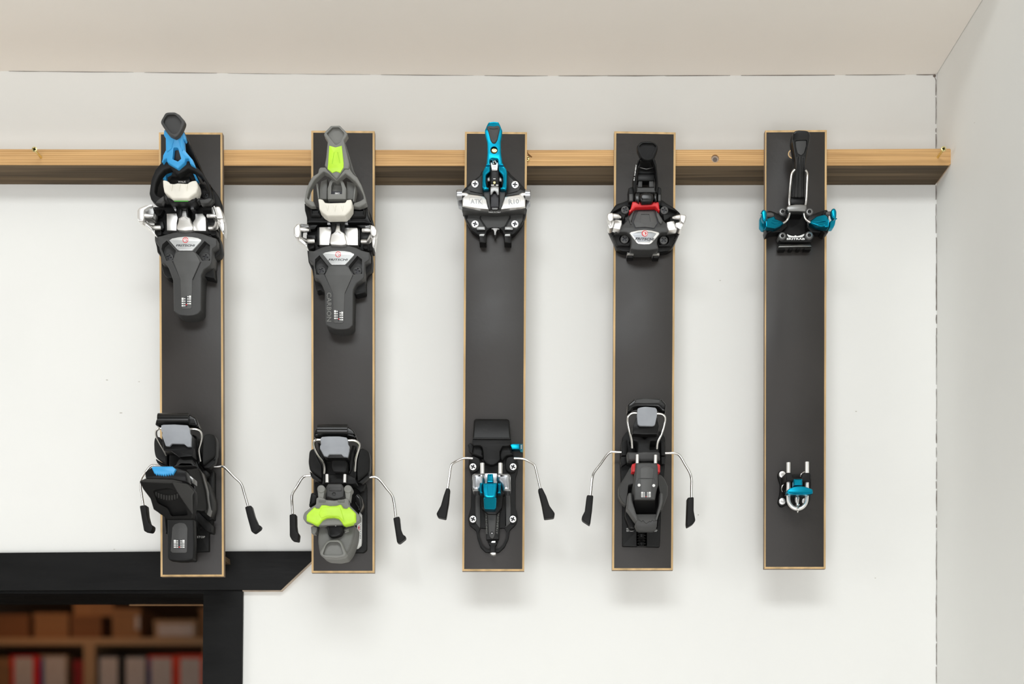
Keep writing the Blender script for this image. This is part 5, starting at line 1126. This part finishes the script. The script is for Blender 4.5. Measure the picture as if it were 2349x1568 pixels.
part(Z11, 'front_foot', BLK, t5, *[P(q, 8, 0, bev=0.6) for q in ([(374, 1400), (458, 1400), (446, 1434), (378, 1436)], [(490, 1400), (540, 1400), (528, 1434), (492, 1434)], [(580, 1400), (624, 1400), (614, 1432), (580, 1432)], [(662, 1398), (744, 1396), (736, 1430), (660, 1432)])])
lw = part(Z11, 'toe_wing', TEAL, t5, P([(232, 1092), (250, 1078), (325, 1052), (345, 1085), (425, 1124), (420, 1150), (392, 1166), (330, 1192), (230, 1176)], TU(230, 32, 425, 20), th=9, bev=1.4, r=6, seg=3), label='turquoise metal wing')
rw = part(Z11, 'toe_wing', TEAL, t5, P([(726, 1108), (795, 1058), (860, 1040), (895, 1035), (925, 1062), (946, 1102), (938, 1180), (905, 1182), (860, 1176), (800, 1160), (732, 1136)], TU(726, 20, 946, 32), th=9, bev=1.4, r=6, seg=3), label='turquoise metal wing')
part(Z11, 'wing_ridge', TEAL, lw, P([(290, 1125), (330, 1118), (415, 1130), (330, 1146)], TU(230, 33, 425, 20.8), th=2, bev=0.8), P([(345, 1090), (420, 1122), (340, 1112), (300, 1100)], TU(230, 32.8, 425, 20.6), th=2, bev=0.6))
part(Z11, 'wing_ridge', TEAL, rw, P([(735, 1118), (800, 1110), (905, 1090), (905, 1112), (800, 1130)], TU(726, 20.8, 946, 33), th=2, bev=0.8), P([(800, 1160), (850, 1140), (900, 1150), (890, 1172), (850, 1174)], TU(726, 20.6, 946, 32.8), th=2, bev=0.6))
part(Z11, 'wing_end', TEAL, lw, P([(178, 1008), (190, 985), (208, 975), (232, 986), (243, 1015), (240, 1082), (228, 1112), (206, 1114), (190, 1085)], 42, th=6, bev=2, r=12, seg=4), P([(168, 1060), (188, 1085), (206, 1114), (228, 1112), (232, 1180), (222, 1200), (195, 1200), (167, 1165)], T(1060, 38, 1200, 24), th=8, bev=1.5, r=10, seg=3))
part(Z11, 'wing_end', TEAL, rw, P([(962, 1000), (972, 975), (990, 962), (1012, 966), (1028, 1000), (1026, 1060), (1012, 1085), (985, 1080), (972, 1055)], 42, th=6, bev=2, r=12, seg=4), P([(985, 1080), (1012, 1085), (1024, 1065), (1008, 1150), (988, 1188), (940, 1192), (945, 1120)], T(1060, 38, 1190, 24), th=8, bev=1.5, r=10, seg=3))
part(Z11, 'wing_bolt', GMETAL, lw, DI(184, 1040, 14, 40, th=4, bev=0.6, n=16))
part(Z11, 'toe_pin', DGREY2, lw, TB([(238, 1040, 36), (290, 1042, 36), (316, 1044, 36)], [2.2, 2.2, 1.2], 16, 2))
part(Z11, 'toe_pin', DGREY2, rw, TB([(966, 1028, 36), (930, 1028, 36), (905, 1028, 36)], [2.2, 2.2, 1.2], 16, 2))
part(Z11, 'wing_bracket', BLK, t5, P([(862, 1040), (885, 985), (915, 980), (938, 1008), (934, 1040), (900, 1050)], 26, 8, bev=1.2, r=8), P([(858, 1182), (935, 1184), (926, 1240), (892, 1246), (862, 1220)], 20, 4, bev=1.2, r=8), P([(228, 1192), (298, 1186), (294, 1228), (240, 1252)], 20, 4, bev=1.2, r=8), P([(246, 1000), (280, 1000), (312, 1030), (300, 1072), (248, 1080)], 26, 8, bev=1.2, r=8))
part(Z11, 'wire_bail', CHROME, t5, TB([(556, 532, 36), (536, 552, 35), (518, 590, 33), (510, 650, 31), (500, 760, 28), (492, 900, 25), (500, 990, 22), (488, 1060, 20), (462, 1108, 19), (420, 1138, 20)], 1.15, 12), TB([(672, 540, 36), (688, 560, 35), (696, 600, 33), (692, 700, 30), (682, 880, 25), (660, 990, 22), (660, 1055, 20), (686, 1102, 19), (730, 1130, 20)], 1.1, 12))
part(Z11, 'bail_clamp', DMETAL, t5, P([(462, 950), (490, 928), (520, 925), (565, 918), (620, 918), (688, 926), (692, 960), (682, 1002), (600, 998), (480, 998), (462, 975)], 27, th=8, bev=1.4, r=8, seg=3))
part(Z11, 'clamp_seat', BLK, t5, P(rect(510, 845, 672, 922), 22, th=12, bev=1), P(rect(515, 1000, 645, 1040), 16, th=12, bev=1))
lv = part(Z11, 'toe_lever', GLOSS, t5, P([(535, 120), (560, 93), (600, 85), (680, 88), (715, 100), (732, 138), (726, 200), (702, 320), (684, 420), (670, 540), (670, 845), (592, 852), (518, 845), (520, 640), (555, 540), (560, 420), (542, 300), (526, 200)], T(85, 40, 850, 24), th=12, bev=2, r=12, seg=4, holes=[(fillet([(560, 206), (600, 202), (692, 200), (690, 262), (668, 348), (628, 380), (580, 354), (562, 280)], 14), 2.2)]), label='long glossy black lever')
part(Z11, 'lever_insert', DGREY, lv, P([(562, 210), (600, 206), (688, 204), (686, 260), (664, 346), (628, 376), (584, 352), (566, 280)], T(85, 39.2, 850, 23.2), th=1.5, bev=0.8, r=12, seg=3))
part(Z11, 'lever_rib', GLOSS, lv, *[P([(x - 5, 388), (x + 6, 388), (x + 4 - dx, 845), (x - 5 - dx, 845)], T(85, 41, 850, 25), th=2, bev=0.7) for x, dx in ((582, 28), (612, 20), (646, 6), (668, 8))])

h5 = thing('heel_binding', 'tiny heel binding with a steel U pin and turquoise climbing aid', 'ski binding', W(1826, 1125, 0), 'heel pieces of the ski bindings')
part(Z12, 'base_plate', BLK, h5, P([(326, 345), (345, 302), (380, 292), (420, 318), (500, 340), (700, 345), (715, 400), (700, 640), (680, 690), (600, 692), (440, 688), (420, 695), (392, 716), (355, 712), (328, 665), (352, 560), (358, 460), (336, 390)], 5, 0, bev=1, r=14, seg=3))
for u, v, r in ((380, 340, 40), (380, 652, 40), (640, 648, 36)):
    b = MB(Z12); b.prism(circle(u, v, r, 28), 8, 2, bev=1, holes=[(circle(u, v, r * 0.42, 6, 0.3), 2.2)]); b.build('screw', SILVER, h5)
arc = [(448 + 0 * k, 205 + 0 * k, 22) for k in range(1)] + [(448, 320, 22), (448, 450, 22), (446, 560, 22)] + [(553 + 106 * math.cos(a), 620 + 122 * math.sin(a), 22) for a in [math.pi * (1 - k / 10) for k in range(11)]] + [(662, 560, 22), (662, 450, 22), (663, 320, 22), (663, 198, 22)]
part(Z12, 'steel_pin', SILVER, h5, TB(arc, 2.15, 18, 4), label='steel pin bent into a U')
part(Z12, 'pin_block', BLKS, h5, P([(415, 328), (440, 318), (482, 320), (502, 342), (502, 378), (600, 378), (606, 348), (640, 320), (700, 320), (712, 342), (704, 425), (610, 424), (500, 422), (415, 422)], 27, 4, bev=1.4, r=8, seg=3))
part(Z12, 'pivot', BLK, h5, P([(470, 560), (530, 560), (540, 640), (520, 705), (490, 690), (470, 640)], 14, 4, bev=1), P([(410, 520), (442, 525), (450, 580), (418, 578)], 18, 4, bev=1, r=8))
ca = part(Z12, 'climbing_aid', TEAL, h5, P([(512, 394), (610, 392), (613, 470), (510, 472)], 36, th=8, bev=1, r=6, seg=3), P([(438, 522), (470, 500), (512, 482), (560, 476), (622, 478), (680, 494), (728, 512), (735, 535), (732, 566), (690, 571), (640, 574), (520, 574), (470, 568), (432, 562)], T(478, 40, 574, 37), th=9, bev=1.2, r=8, seg=3), label='turquoise climbing aid')
part(Z12, 'aid_lip', TEAL, ca, P([(440, 548), (470, 556), (520, 562), (640, 562), (700, 558), (728, 552), (730, 566), (690, 572), (640, 575), (520, 575), (470, 569), (436, 562)], 38.6, th=3, bev=0.6))
part(Z12, 'return_spring', CHROME, h5, P([(532, 596), (560, 590), (580, 604), (572, 680), (562, 705), (546, 702)], 26, th=8, bev=1.6, r=8, seg=3), TB([(572, 690, 26), (552, 715, 27), (566, 745, 29), (556, 775, 27), (558, 792, 24)], 0.8, 8))
part(Z12, 'spring_wire', CHROME, h5, TB([(590, 385, 16), (592, 350, 16), (610, 325, 16), (636, 312, 15)], 0.55, 8), TB([(402, 448, 12), (378, 475, 12), (370, 510, 12), (382, 545, 12)], 0.55, 8))
